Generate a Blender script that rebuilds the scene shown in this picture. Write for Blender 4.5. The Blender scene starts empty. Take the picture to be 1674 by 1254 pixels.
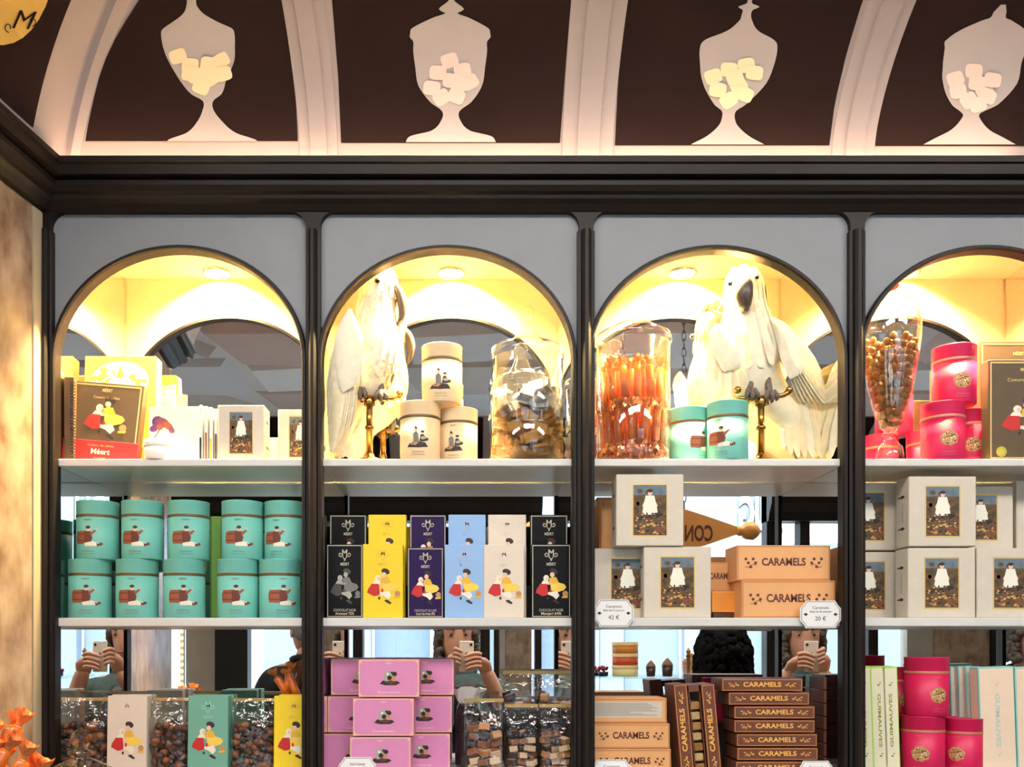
import bpy, bmesh, math, random
from mathutils import Vector, Matrix, Euler
from mathutils.geometry import tessellate_polygon
random.seed(7)
R = math.radians
SC = bpy.context.scene
COL = SC.collection
# ---------------------------------------------------------------- camera
S, D, CX, CY, CZ = .0011, 1.6, 770., 1054., 1.55   # metres per pixel on the cabinet front, eye distance, vanishing point, eye height
def X(px, y=0): return (px - CX) * S * (1 + y / D)
def Z(py, y=0): return CZ + (CY - py) * S * (1 + y / D)
def WD(n, y=0): return n * S * (1 + y / D)
cam = bpy.data.cameras.new('camera'); camo = bpy.data.objects.new('camera', cam); COL.objects.link(camo)
camo.location = (0, -D, CZ); camo.rotation_euler = (R(90), 0, 0)
cam.sensor_width = 36; cam.lens = 36 * (D / S) / 1674
cam.shift_x = (837 - CX) / 1674; cam.shift_y = (CY - 627) / 1674; cam.clip_start = .008
SC.camera = camo
# ---------------------------------------------------------------- sky, lamps, exposure
W = bpy.data.worlds.new('sky'); SC.world = W; W.use_nodes = True
nt = W.node_tree; nt.nodes.clear()
wo = nt.nodes.new('ShaderNodeOutputWorld'); bg = nt.nodes.new('ShaderNodeBackground'); bg.inputs[1].default_value = 8.5
tc = nt.nodes.new('ShaderNodeTexCoord'); sx = nt.nodes.new('ShaderNodeSeparateXYZ'); cr = nt.nodes.new('ShaderNodeValToRGB')
cr.color_ramp.elements[0].position = 0; cr.color_ramp.elements[0].color = (.95, .97, 1, 1)
cr.color_ramp.elements[1].position = .7; cr.color_ramp.elements[1].color = (.78, .88, 1, 1)
nt.links.new(tc.outputs['Generated'], sx.inputs[0]); nt.links.new(sx.outputs[2], cr.inputs[0])
nt.links.new(cr.outputs[0], bg.inputs[0]); nt.links.new(bg.outputs[0], wo.inputs[0])
def area(name, loc, rot, sx_, sy_, watts, col, spread=180, shape='RECTANGLE', parent=None):
    l = bpy.data.lights.new(name, 'AREA'); l.shape = shape; l.size = sx_; l.size_y = sy_; l.energy = watts; l.color = col; l.spread = R(spread)
    o = bpy.data.objects.new(name, l); COL.objects.link(o); o.location = loc; o.rotation_euler = rot
    if parent: o.parent = parent
    return o
CEIL_Z = 2.85
for i, (x, y) in enumerate([(-1.1, -1.25), (.15, -1.25), (1.4, -1.25)]):
    area('ceiling_fill_light', (x, y, CEIL_Z - .03), (R(14), 0, 0), .9, .35, 28, (1, .93, .85))  # unseen fill lamps, added to brighten the cabinet and interior
LED_W = 1.7; SPOT_W = 26
SC.view_settings.view_transform = 'Standard'; SC.view_settings.look = 'None'
SC.view_settings.gamma = 1; SC.view_settings.exposure = 0.0; SC.view_settings.use_curve_mapping = False
SC.cycles.max_bounces = 14; SC.cycles.glossy_bounces = 9; SC.cycles.diffuse_bounces = 4
SC.cycles.transmission_bounces = 8; SC.cycles.transparent_max_bounces = 24
SC.cycles.use_denoising = True; SC.cycles.sample_clamp_indirect = 60
# ---------------------------------------------------------------- materials
def lin(c):
    return tuple(((v / 255) / 12.92 if v / 255 <= .04045 else ((v / 255 + .055) / 1.055) ** 2.4) for v in c)
MATS = {}
def mat(name, rgb=(200, 200, 200), rough=.5, metal=0., ns=0, na=.12, bump=0., rgb2=None, emit=0, coat=0., stretch=None, spec=.5):
    if name in MATS: return MATS[name]
    m = bpy.data.materials.new(name); m.use_nodes = True; t = m.node_tree; p = t.nodes['Principled BSDF']
    c = lin(rgb) + (1,); p.inputs['Base Color'].default_value = c
    p.inputs['Roughness'].default_value = rough; p.inputs['Metallic'].default_value = metal
    p.inputs['Specular IOR Level'].default_value = spec
    if coat: p.inputs['Coat Weight'].default_value = coat; p.inputs['Coat Roughness'].default_value = .12
    if emit: p.inputs['Emission Color'].default_value = c; p.inputs['Emission Strength'].default_value = emit
    if ns:
        co = t.nodes.new('ShaderNodeTexCoord'); n = t.nodes.new('ShaderNodeTexNoise'); n.inputs['Scale'].default_value = ns; n.inputs['Detail'].default_value = 5
        src = co.outputs['Object']
        if stretch:
            mp = t.nodes.new('ShaderNodeMapping'); mp.inputs['Scale'].default_value = stretch; t.links.new(src, mp.inputs[0]); src = mp.outputs[0]
        t.links.new(src, n.inputs['Vector'])
        r = t.nodes.new('ShaderNodeValToRGB'); r.color_ramp.elements[0].position = .3; r.color_ramp.elements[1].position = .7
        c2 = lin(rgb2) if rgb2 else tuple(v * (1 - 2 * na) for v in c[:3])
        r.color_ramp.elements[0].color = tuple(c2) + (1,); r.color_ramp.elements[1].color = c
        t.links.new(n.outputs['Fac'], r.inputs[0]); t.links.new(r.outputs[0], p.inputs['Base Color'])
        if bump:
            b = t.nodes.new('ShaderNodeBump'); b.inputs['Strength'].default_value = bump; b.inputs['Distance'].default_value = .004
            t.links.new(n.outputs['Fac'], b.inputs['Height']); t.links.new(b.outputs[0], p.inputs['Normal'])
    MATS[name] = m; return m
def clear(name, tint=(255, 255, 255), ior=1.45, rough=.03, base=.0, bump=0, ns=30):
    """thin clear glass or film: transparent body with a Fresnel gloss on it"""
    if name in MATS: return MATS[name]
    m = bpy.data.materials.new(name); m.use_nodes = True; t = m.node_tree; t.nodes.clear()
    o = t.nodes.new('ShaderNodeOutputMaterial'); mx = t.nodes.new('ShaderNodeMixShader')
    tr = t.nodes.new('ShaderNodeBsdfTransparent'); tr.inputs[0].default_value = lin(tint) + (1,)
    g = t.nodes.new('ShaderNodeBsdfGlossy'); g.inputs['Roughness'].default_value = rough
    f = t.nodes.new('ShaderNodeLayerWeight'); f.inputs[0].default_value = .5
    pw = t.nodes.new('ShaderNodeMath'); pw.operation = 'POWER'; pw.inputs[1].default_value = 4.
    ml = t.nodes.new('ShaderNodeMath'); ml.operation = 'MULTIPLY_ADD'; ml.use_clamp = True; ml.inputs[1].default_value = ior - 1; ml.inputs[2].default_value = base + .02
    t.links.new(f.outputs['Facing'], pw.inputs[0]); t.links.new(pw.outputs[0], ml.inputs[0]); t.links.new(ml.outputs[0], mx.inputs[0])
    t.links.new(tr.outputs[0], mx.inputs[1]); t.links.new(g.outputs[0], mx.inputs[2]); t.links.new(mx.outputs[0], o.inputs[0])
    if bump:
        n = t.nodes.new('ShaderNodeTexNoise'); n.inputs['Scale'].default_value = ns; co = t.nodes.new('ShaderNodeTexCoord'); t.links.new(co.outputs['Object'], n.inputs[0])
        b = t.nodes.new('ShaderNodeBump'); b.inputs['Strength'].default_value = bump; b.inputs['Distance'].default_value = .01
        t.links.new(n.outputs['Fac'], b.inputs['Height']); t.links.new(b.outputs[0], g.inputs['Normal']); t.links.new(b.outputs[0], f.inputs['Normal'])
    MATS[name] = m; return m
# ---------------------------------------------------------------- mesh builder
class B:
    def __init__(s): s.v = []; s.f = []; s.mi = []; s.sm = []; s.mats = []
    def idx(s, m):
        if m not in s.mats: s.mats.append(m)
        return s.mats.index(m)
    def add(s, vs, fs, m, smooth=False, M=None):
        o = len(s.v); k = s.idx(m)
        s.v += [tuple(M @ Vector(v)) if M else tuple(v) for v in vs]
        for f in fs: s.f.append(tuple(i + o for i in f)); s.mi.append(k); s.sm.append(smooth)
        return s
    def box(s, x0, x1, y0, y1, z0, z1, m, bev=0, M=None):
        if bev:
            bm = bmesh.new(); bmesh.ops.create_cube(bm, size=1)
            for v in bm.verts: v.co = Vector((x0 + (x1 - x0) * (v.co.x + .5), y0 + (y1 - y0) * (v.co.y + .5), z0 + (z1 - z0) * (v.co.z + .5)))
            bmesh.ops.bevel(bm, geom=bm.edges[:], offset=bev, segments=1 if bev < .003 else 2, affect='EDGES', profile=.5)
            bm.verts.ensure_lookup_table()
            s.add([v.co[:] for v in bm.verts], [[v.index for v in f.verts] for f in bm.faces], m, False, M); bm.free(); return s
        vs = [(x, y, z) for z in (z0, z1) for y in (y0, y1) for x in (x0, x1)]
        return s.add(vs, [(0, 2, 3, 1), (4, 5, 7, 6), (0, 1, 5, 4), (1, 3, 7, 5), (3, 2, 6, 7), (2, 0, 4, 6)], m, False, M)
    def loft(s, rings, m, caps=True, closed=True, smooth=True, M=None):
        n = len(rings[0]); vs = [p for r in rings for p in r]; fs = []
        for i in range(len(rings) - 1):
            for j in range(n if closed else n - 1):
                k = (j + 1) % n; fs.append((i * n + j, i * n + k, (i + 1) * n + k, (i + 1) * n + j))
        if caps and closed: fs.append(tuple(range(n - 1, -1, -1))); fs.append(tuple(range((len(rings) - 1) * n, len(rings) * n)))
        return s.add(vs, fs, m, smooth, M)
    def lathe(s, prof, m, n=28, c=(0, 0, 0), caps=True, smooth=True, M=None, flute=0, nf=12):
        rings = [[(c[0] + r * (1 + flute * math.cos(nf * a)) * math.sin(a), c[1] - r * (1 + flute * math.cos(nf * a)) * math.cos(a), c[2] + z) for a in [2 * math.pi * j / n for j in range(n)]] for r, z in prof]
        return s.loft(rings, m, caps, True, smooth, M)
    def tube(s, path, r, m, n=8, caps=True, M=None, sq=1.0):
        path = [Vector(p) for p in path]; rr = r if isinstance(r, (list, tuple)) else [r] * len(path); rings = []
        up = Vector((0, 0, 1)); pa = None
        for i, p in enumerate(path):
            d = (path[min(i + 1, len(path) - 1)] - path[max(i - 1, 0)]).normalized()
            if pa is None: pa = d.cross(up if abs(d.z) < .9 else Vector((1, 0, 0))).normalized()
            pa = (pa - d * pa.dot(d)).normalized(); q = d.cross(pa)
            rings.append([tuple(p + pa * math.cos(2 * math.pi * j / n) * rr[i] + q * math.sin(2 * math.pi * j / n) * rr[i] * sq) for j in range(n)])
        return s.loft(rings, m, caps, True, True, M)
    def ball(s, c, r, m, n=10, k=7, M=None):
        rx, ry, rz = r if isinstance(r, tuple) else (r, r, r); rings = []
        for i in range(k + 1):
            t = math.pi * (i + .02) / (k + .04) - math.pi / 2
            rings.append([(c[0] + rx * math.cos(t) * math.cos(2 * math.pi * j / n), c[1] + ry * math.cos(t) * math.sin(2 * math.pi * j / n), c[2] + rz * math.sin(t)) for j in range(n)])
        return s.loft(rings, m, True, True, True, M)
    def prism(s, poly, y0, y1, m, M=None):
        """outline in x,z extruded along y"""
        n = len(poly); tri = tessellate_polygon([[Vector((p[0], p[1], 0)) for p in poly]])
        vs = [(p[0], y0, p[1]) for p in poly] + [(p[0], y1, p[1]) for p in poly]
        fs = [t for t in tri] + [tuple(n + i for i in reversed(t)) for t in tri] + [(i, (i + 1) % n, n + (i + 1) % n, n + i) for i in range(n)]
        return s.add(vs, fs, m, False, M)
    def flat(s, poly, m, fm=None, layer=0, maxlen=None, M=None):
        """flat print: outline in x,z put on a face by fm(x, z, layer)"""
        tri = [tuple(Vector((poly[i][0], poly[i][1])) for i in t) for t in tessellate_polygon([[Vector((p[0], p[1], 0)) for p in poly]])]
        if maxlen:
            out = []; st = list(tri)
            while st:
                t = st.pop(); e = [(t[i] - t[(i + 1) % 3]).length for i in range(3)]; k = e.index(max(e))
                if e[k] > maxlen and len(out) + len(st) < 1500:
                    mid = (t[k] + t[(k + 1) % 3]) / 2; st += [(t[k], mid, t[(k + 2) % 3]), (mid, t[(k + 1) % 3], t[(k + 2) % 3])]
                else: out.append(t)
            tri = out
        vs = []; fs = []
        for t in tri:
            a = len(vs)
            vs += [fm(p.x, p.y, layer) if fm else (p.x, p.y, 0) for p in t]; fs.append((a, a + 1, a + 2))
        return s.add(vs, fs, m, False, M)
    def mesh(s, name):
        me = bpy.data.meshes.new(name); me.from_pydata(s.v, [], s.f)
        for m in s.mats: me.materials.append(m)
        me.polygons.foreach_set('material_index', s.mi); me.polygons.foreach_set('use_smooth', s.sm); me.update()
        return me
    def build(s, name, parent=None, kind=None, label=None):
        return link(name, s.mesh(name), parent, kind, label)
def link(name, me, parent=None, kind=None, label=None):
    o = bpy.data.objects.new(name, me); COL.objects.link(o)
    if parent: o.parent = parent
    if kind: o['kind'] = kind
    if label: o['label'] = label
    return o
def tag(o, label, cat, group=None, kind=None):
    o['label'] = label; o['category'] = cat
    if group: o['group'] = group
    if kind: o['kind'] = kind
    return o
def thing(name, label, cat, loc=(0, 0, 0), rot=(0, 0, 0), group=None):
    o = bpy.data.objects.new(name, None); COL.objects.link(o); o.empty_display_size = .02
    o.location = loc; o.rotation_euler = rot if isinstance(rot, tuple) else (0, 0, rot)
    return tag(o, label, cat, group)
PROTO = {}
def spawn(key, fn, name, label, cat, loc, rot=0, group=None, scale=None):
    """first call builds the parts with fn() -> [(part, B)], later calls share their meshes"""
    if key not in PROTO: PROTO[key] = [(n, b.mesh(n)) if isinstance(b, B) else (n, b) for n, b in fn()]
    t = thing(name, label, cat, loc, rot, group)
    if scale: t.scale = scale
    for n, me in PROTO[key]: link(n, me, t)
    return t
TXT = {}
def text(txt, h, sheared=0, bold=0, space=1.):
    """filled letters in x,z centred on the origin, cap height about h"""
    k = (txt, sheared, bold, space)
    if k not in TXT:
        c = bpy.data.curves.new('t', 'FONT'); c.body = txt; c.size = 1; c.align_x = 'CENTER'; c.align_y = 'CENTER'; c.shear = sheared; c.offset = bold; c.space_character = space; c.resolution_u = 3
        o = bpy.data.objects.new('t', c); COL.objects.link(o); bpy.context.view_layer.update()
        me = o.evaluated_get(bpy.context.evaluated_depsgraph_get()).to_mesh()
        vs = [(v.co.x, v.co.y) for v in me.vertices]; fs = [tuple(p.vertices) for p in me.polygons]
        o.to_mesh_clear(); bpy.data.objects.remove(o); bpy.data.curves.remove(c); TXT[k] = (vs, fs)
    vs, fs = TXT[k]
    return [(x * h / .7, z * h / .7) for x, z in vs], fs
def write(b, txt, cx, cz, h, m, fm, layer=1, width=None, rot=0, **kw):
    vs, fs = text(txt, h, **kw)
    if width and vs:
        w0 = max(v[0] for v in vs) - min(v[0] for v in vs); vs = [(x * width / w0, z) for x, z in vs]
    c, s_ = math.cos(rot), math.sin(rot)
    b.add([fm(cx + x * c - z * s_, cz + x * s_ + z * c, layer) for x, z in vs], fs, m)
def ell(cx, cz, rx, rz, n=12, rot=0):
    return [(cx + rx * math.cos(a) * math.cos(rot) - rz * math.sin(a) * math.sin(rot), cz + rx * math.cos(a) * math.sin(rot) + rz * math.sin(a) * math.cos(rot)) for a in [2 * math.pi * i / n for i in range(n)]]
def rect(x0, x1, z0, z1): return [(x0, z0), (x1, z0), (x1, z1), (x0, z1)]
def border(b, w0, w1, z0, z1, t, m, fm, layer=1):
    for r in (rect(w0, w1, z0, z0 + t), rect(w0, w1, z1 - t, z1), rect(w0, w0 + t, z0 + t, z1 - t), rect(w1 - t, w1, z0 + t, z1 - t)): b.flat(r, m, fm, layer)
def lerp(pts, t):
    """piecewise linear value table"""
    if t <= pts[0][0]: return pts[0][1]
    for (a, p), (c, q) in zip(pts, pts[1:]):
        if t <= c: return p + (q - p) * (t - a) / (c - a)
    return pts[-1][1]
# shared materials
DARK = mat('dark_varnished_wood', (30, 21, 16), .48, ns=9, na=.14, stretch=(1, 1, .15), spec=.28)
GREYP = mat('grey_painted_panel', (134, 135, 140), .6, ns=14, na=.03)
CREAM = mat('cream_paint', (236, 218, 180), .6, ns=12, na=.03)
SHELFM = mat('white_laminate', (214, 212, 206), .4, ns=20, na=.03)
MIRROR = mat('mirror_silver', (238, 240, 240), .0, 1.)
COVE = mat('greige_plaster', (168, 157, 155), .7, ns=5, na=.04)
BROWN = mat('dark_brown_paint', (42, 27, 25), .8, ns=7, na=.12, spec=.12)
BLACK = mat('black_paint', (20, 18, 18), .4)
STONE = mat('tan_marble', (172, 152, 132), .22, ns=24, rgb2=(120, 94, 74), bump=.15, stretch=(1, 1, .6))
EDGE = mat('pale_stone_edge', (184, 168, 140), .5, ns=10, na=.06)
BRASS = mat('aged_brass', (190, 140, 70), .25, 1., ns=20, na=.2)
GOLD = mat('gold_foil_print', (226, 190, 120), .35, .4)
PANE = clear('window_glass', (250, 253, 252), 1.25, .0, .02)
GLASS = clear('clear_jar_glass', (254, 254, 252), 2.1, .02, .06, bump=.06, ns=30)
FILM = clear('cellophane', (252, 251, 249), 1.5, .1, .05, bump=.8, ns=38)
# ================================================================ display cabinet
MY = .178                                   # mirror plane at the back
Z1 = Z(750, .012); Z2 = Z(1010, .012); Z3 = Z(1268, .012)
ZB = .0; ZNICHE = Z(332, 0)
BAYS = [(91, 493), (527, 935), (967, 1377), (1410, 1820)]
ECY, EB = 590., 181.
cab = thing('display_cabinet', 'dark framed shop cabinet with arched mirrored niches full of sweets', 'cabinet', (0, 0, 0))
def arch(px0, px1, grow=0, n=40):
    """arch outline in front pixels, left spring to right spring"""
    c = (px0 + px1) / 2; a = (px1 - px0) / 2 + grow; b_ = EB + grow
    return [(c - a * math.cos(math.pi * i / n), ECY - b_ * math.sin(math.pi * i / n)) for i in range(n + 1)]
# top rail with filleted openings
FR = 26; ops = [(83, 500, 346), (524, 947, 345), (970, 1390, 345), (1413, 1834, 346)]
pl = [(60, 300), (60, 380)]
for a, b_, t in ops:
    pl += [(a, 380), (a, t + FR)] + [(a + FR - FR * math.cos(k * math.pi / 12), t + FR - FR * math.sin(k * math.pi / 12)) for k in range(1, 7)]
    pl += [(b_ - FR + FR * math.sin(k * math.pi / 12), t + FR - FR * math.cos(k * math.pi / 12)) for k in range(0, 7)] + [(b_, 380)]
pl += [(1870, 380), (1870, 300)]
b = B(); b.prism([(X(p), Z(q)) for p, q in pl], -.002, .014, DARK); b.build('top_rail', cab)
posts = [(66, 86), (500, 524), (944, 972), (1388, 1414), (1830, 1856)]
for a, c in posts:
    b = B(); x0, x1 = X(a), X(c); m_ = (x0 + x1) / 2; w = (x1 - x0) / 2
    prof = [(x0, .014), (x0, -.002), (m_ - w * .62, -.003), (m_ - w * .5, -.009), (m_ - w * .2, -.013), (m_ + w * .2, -.013), (m_ + w * .5, -.009), (m_ + w * .62, -.003), (x1, -.002), (x1, .014)]
    b.loft([[(x, y, z) for x, y in prof] for z in (ZB, Z(378))], DARK, smooth=False); b.build('post', cab)
for i, ((a, c), (oa, ob, ot)) in enumerate(zip(BAYS, ops)):
    # arch panel : grey face, cream back
    for nm, m, y0, y1 in (('arch_panel', GREYP, .010, .016), ('panel_backing', CREAM, .016, .022)):
        b = B(); out = arch(a, c, 5)
        po = [(oa - 6, ECY)] + out + [(ob + 6, ECY), (ob + 6, 326), (oa - 6, 326)]
        b.prism([(X(p), Z(q)) for p, q in po], y0, y1, m); b.build(nm, cab)
    # dark arch moulding running down as jambs
    b = B(); ctr = [(a - 4.5, 1600)] + [(a - 4.5, 1000)] + [(p, q) for p, q in arch(a, c, 4.5)] + [(c + 4.5, 1000), (c + 4.5, 1600)]
    rings = []
    for k, (p, q) in enumerate(ctr):
        p0, q0 = ctr[max(k - 1, 0)]; p1, q1 = ctr[min(k + 1, len(ctr) - 1)]
        dx, dz = X(p1) - X(p0), Z(q1) - Z(q0); L = math.hypot(dx, dz); nx, nz = -dz / L, dx / L
        rings.append([(X(p) + nx * u, y, max(Z(q), ZB) + nz * u) for u, y in ((-.0046, .0215), (-.0046, -.001), (-.0025, -.005), (.0025, -.005), (.0046, -.001), (.0046, .0215))])
    b.loft(rings, DARK, smooth=False); b.build('arch_moulding', cab)
    xl, xr = X(a - 4), X(c + 4)
    b = B(); b.box(xl, xr, MY, MY + .004, ZB, ZNICHE, MIRROR); b.build('back_mirror', cab)
    b = B(); b.box(xl - .003, xl, .026, MY, ZB, ZNICHE, MIRROR); b.build('side_mirror', cab)
    b = B(); b.box(xr, xr + .003, .026, MY, ZB, ZNICHE, MIRROR); b.build('side_mirror', cab)
    b = B(); b.box(xl, xr, .0225, MY, ZNICHE, ZNICHE + .012, CREAM); b.build('niche_ceiling', cab)
    b = B(); b.box(xl, xr, .012, MY - .007, Z1 - .0135, Z1, SHELFM, .0015); b.build('shelf', cab)
    b = B(); b.box(xl, xr, .012, MY - .007, Z2 - .016, Z2, SHELFM, .0015); b.build('shelf', cab)
    b = B(); b.box(xl, xr, .012, MY - .007, Z3 - .016, Z3, SHELFM, .0015); b.build('shelf', cab)
    lx = X((a + c) / 2) + (.0, 0, 0, -.10)[i]; ly = .058; r_ = .03
    lx = X((278, 731, 1180, 1612)[i])
    b = B(); b.lathe([(r_, 0), (r_, -.004), (r_ - .006, -.005), (r_ - .008, -.001)], mat('satin_chrome', (200, 196, 188), .25, 1), 24, (lx, ly, ZNICHE), caps=False); dl = b.build('downlight', cab)
    b = B(); b.lathe([(.0, -.0015), (r_ - .008, -.0015)], mat('lit_lamp_lens', (255, 214, 140), .4, emit=14), 24, (lx, ly, ZNICHE), caps=False); o = b.build('lamp_lens', dl)
    area('downlight_lamp', (lx, ly, ZNICHE - .007), (R(-22), 0, 0), .04, .04, SPOT_W, (1, .70, .30), 130, 'DISK', cab)
for a, c in ((60, 88), (497, 523), (939, 963), (1381, 1406), (1825, 1850)):
    b = B(); b.box(X(a) + .0035, X(c) - .0035, .014, MY + .004, ZB, ZNICHE + .012, DARK); b.build('divider', cab)
b = B(); b.box(X(60), X(1850), MY + .004, MY + .02, ZB, 2.45, DARK); b.build('back_board', cab)
# ================================================================ cornice and cove
LD = Vector((-.145, -1, 0)); LT = .55       # left return of cornice and cove: direction towards the room and its length
def extrude_L(prof, xend, xcorner, m, b):
    """profile (y,z) swept along the back wall and round the corner along the left return"""
    rings = [[(xend, y, z) for y, z in prof], [(xcorner + (-y) * .86, y, z) for y, z in prof]]
    rings.append([(xcorner + (-y) * .86 + LD.x * LT, y + LD.y * LT, z) for y, z in prof])
    b.loft(rings, m, smooth=False)
cp = [(.02, Z(346, -.002)), (-.004, Z(346, -.002)), (-.012, Z(333, -.012)), (-.02, Z(324, -.02)), (-.022, Z(318, -.022)), (-.030, Z(312, -.030)), (-.036, Z(302, -.036)), (-.037, Z(294, -.037)), (-.033, Z(291, -.033)), (-.040, Z(287, -.040)), (-.050, Z(284, -.05)), (-.052, Z(268, -.052)), (-.057, Z(264, -.057)), (-.057, Z(255, -.057)), (-.050, Z(254, -.05)), (-.050, Z(268, -.05)), (.02, Z(268, -.05))]
b = B(); extrude_L(cp, X(1900), X(78), DARK, b); b.build('trim_cornice', None, 'structure')
def cove_yz(u):
    ratio = 1 + 2.6e-5 * max(u, 0) ** 1.5; y = D * (.99 / ratio - 1); return y, CZ + (CY - 255 + u) * S * (1 + y / D)
UT = 270
US = [-28, -14, 0, 15, 30, 50, 75, 100, 130, 160, 190, 220, 245, UT]
def mitre_px(u): return 104 + .12 * max(u, 0) + .00058 * max(u, 0) ** 2
top_y, top_z = cove_yz(UT); SOF = -.46
b = B()
def cpt(px, u, off=0):
    y, z = cove_yz(u); return (X(px, y), y - off, z - off * .4)
def cst(px, u, off=0):                      # px given in the cove's foot plane: constant width ribs
    y, z = cove_yz(u); return (X(px, -.016), y - off, z - off * .4)
rows = [[cpt(mitre_px(u), u)] + [cst(p, u) for p in (400, 800, 1200, 1600, 1900)] for u in US]
rows.append([(rows[-1][0][0] + .14, SOF, CEIL_Z)] + [(p[0], SOF, CEIL_Z) for p in rows[-1][1:]])
b.loft(rows, COVE, caps=False, closed=False); cove = b.build('ceiling_cove', None, 'structure')
YE = -.6                                    # the return ends on a bulkhead here
def lend(u, k=1.):
    p = Vector(cpt(mitre_px(u), u)); return tuple(p + LD * ((p.y - YE) * k))
b = B(); rows = [[cpt(mitre_px(u), u), lend(u, .5), lend(u)] for u in US]
e0, e1 = rows[-1][0], rows[-1][2]
rows.append([(e0[0] + .14, SOF, CEIL_Z), (e0[0] + .13, (SOF + YE) / 2, CEIL_Z), (e1[0] + .14, YE, CEIL_Z)])
b.loft(rows, COVE, caps=False, closed=False); lcove = b.build('ceiling_cove_return', None, 'structure')
b = B(); prof = [(r_[2][0], r_[2][2]) for r_ in rows]
b.prism([(-2.7, prof[0][1])] + prof + [(-2.7, CEIL_Z)], YE - .04, YE + .002, COVE); b.build('wall_left_bulkhead', None, 'structure')
# ribs : raised bands with a shallow centre roll
for p0, p1 in ((489, 554), (917, 1003), (1357, 1429), (1795, 1870)):
    b = B(); w = p1 - p0
    for a, c, off in ((0, 1, .004), (.28, .74, .009)):
        rings = [[cst(p0 + w * a, u, -.001), cst(p0 + w * a + 2, u, off), cst(p0 + w * c - 2, u, off), cst(p0 + w * c, u, -.001)] for u in US]
        b.loft(rings, COVE, caps=False, closed=False, smooth=False)
    b.build('rib', cove)
b = B()
rings = [[cpt(mitre_px(u) + 2 + u * .01, u, .0), cpt(mitre_px(u) + 14 + u * .03, u, .006), cpt(mitre_px(u) + 26 + u * .06, u, .0)] for u in US]
b.loft(rings, COVE, caps=False, closed=False, smooth=False); b.build('rib', cove)
# painted panels with urn silhouettes
PALE = mat('painted_urn_grey', (184, 175, 172), .7, ns=9, na=.05)
MALLOW_Y = mat('painted_cream_sweets', (248, 226, 182), .7); MALLOW_P = mat('painted_pink_sweets', (246, 208, 196), .7)
zz = 2.986; zr = 2.916
U1 = ([(0, 314, 22), (30, 314, 25), (70, 317, 50), (110, 320, 110), (140, 324, 165), (160, 324, 178), (230, 326, 175), (300, 330, 160), (400, 333, 110), (460, 338, 75), (495, 341, 25), (540, 341, 27), (600, 344, 65), (650, 346, 120), (680, 347, 205), (690, 348, 220)], zz)
U2 = ([(0, 738, 12), (10, 738, 17), (45, 738, 60), (58, 738, 48), (68, 738, 30), (90, 737, 90), (140, 736, 185), (165, 736, 195), (185, 736, 196), (205, 736, 180), (250, 736, 180), (330, 736, 170), (420, 736, 155), (500, 737, 100), (545, 737, 42), (590, 737, 47), (640, 737, 95), (665, 737, 195), (695, 737, 220)], zz)
def sc3(rows_): return [(q, 1100 + c / zr, h) for q, c, h in rows_]
U3 = (sc3([(0, 365, 10), (20, 362, 15), (35, 360, 50), (50, 354, 25), (70, 348, 22), (100, 345, 30), (150, 330, 75), (190, 315, 160), (220, 312, 183), (300, 305, 178), (400, 292, 150), (500, 270, 75), (530, 265, 35), (560, 262, 30), (600, 261, 45), (650, 260, 100), (690, 258, 175)]), zr)
U4 = (sc3([(25, 1570, 12), (60, 1555, 30), (88, 1545, 38), (100, 1540, 70), (150, 1520, 160), (200, 1490, 198), (230, 1487, 195), (300, 1470, 187), (400, 1460, 176), (500, 1435, 110), (540, 1418, 45), (560, 1416, 40), (620, 1413, 90), (660, 1411, 165), (690, 1410, 220)]), zr)
def mallows(seed, cx, cy, n, w, h): 
    r = random.Random(seed); out = []
    for i in range(n):
        row = int((i / n) * 3); k = i - row * n / 3
        out.append((cx + (k - n / 6 + .5) * w * (1 - .16 * row) / (n / 3) + r.uniform(-3, 3), cy - row * h * .8 + r.uniform(-4, 4) + (0, 0, 0)[row], r.uniform(-.5, .5), r.uniform(.9, 1.15) * h * .5))
    return out
def smooth_rows(rows_):
    out = []
    for i in range(len(rows_) - 1):
        (q0, c0, h0), (q1, c1, h1) = rows_[i], rows_[i + 1]; hp = rows_[max(i - 1, 0)]; hn = rows_[min(i + 2, len(rows_) - 1)]
        m0 = (h1 - hp[2]) / max(q1 - hp[0], 1) * (q1 - q0); m1 = (hn[2] - h0) / max(hn[0] - q0, 1) * (q1 - q0)
        for k in range(4):
            t = k / 4; out.append((q0 + (q1 - q0) * t, c0 + (c1 - c0) * t, max(8, (2 * t ** 3 - 3 * t * t + 1) * h0 + (t ** 3 - 2 * t * t + t) * m0 + (3 * t * t - 2 * t ** 3) * h1 + (t ** 3 - t * t) * m1)))
    return out + [rows_[-1]]
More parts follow.
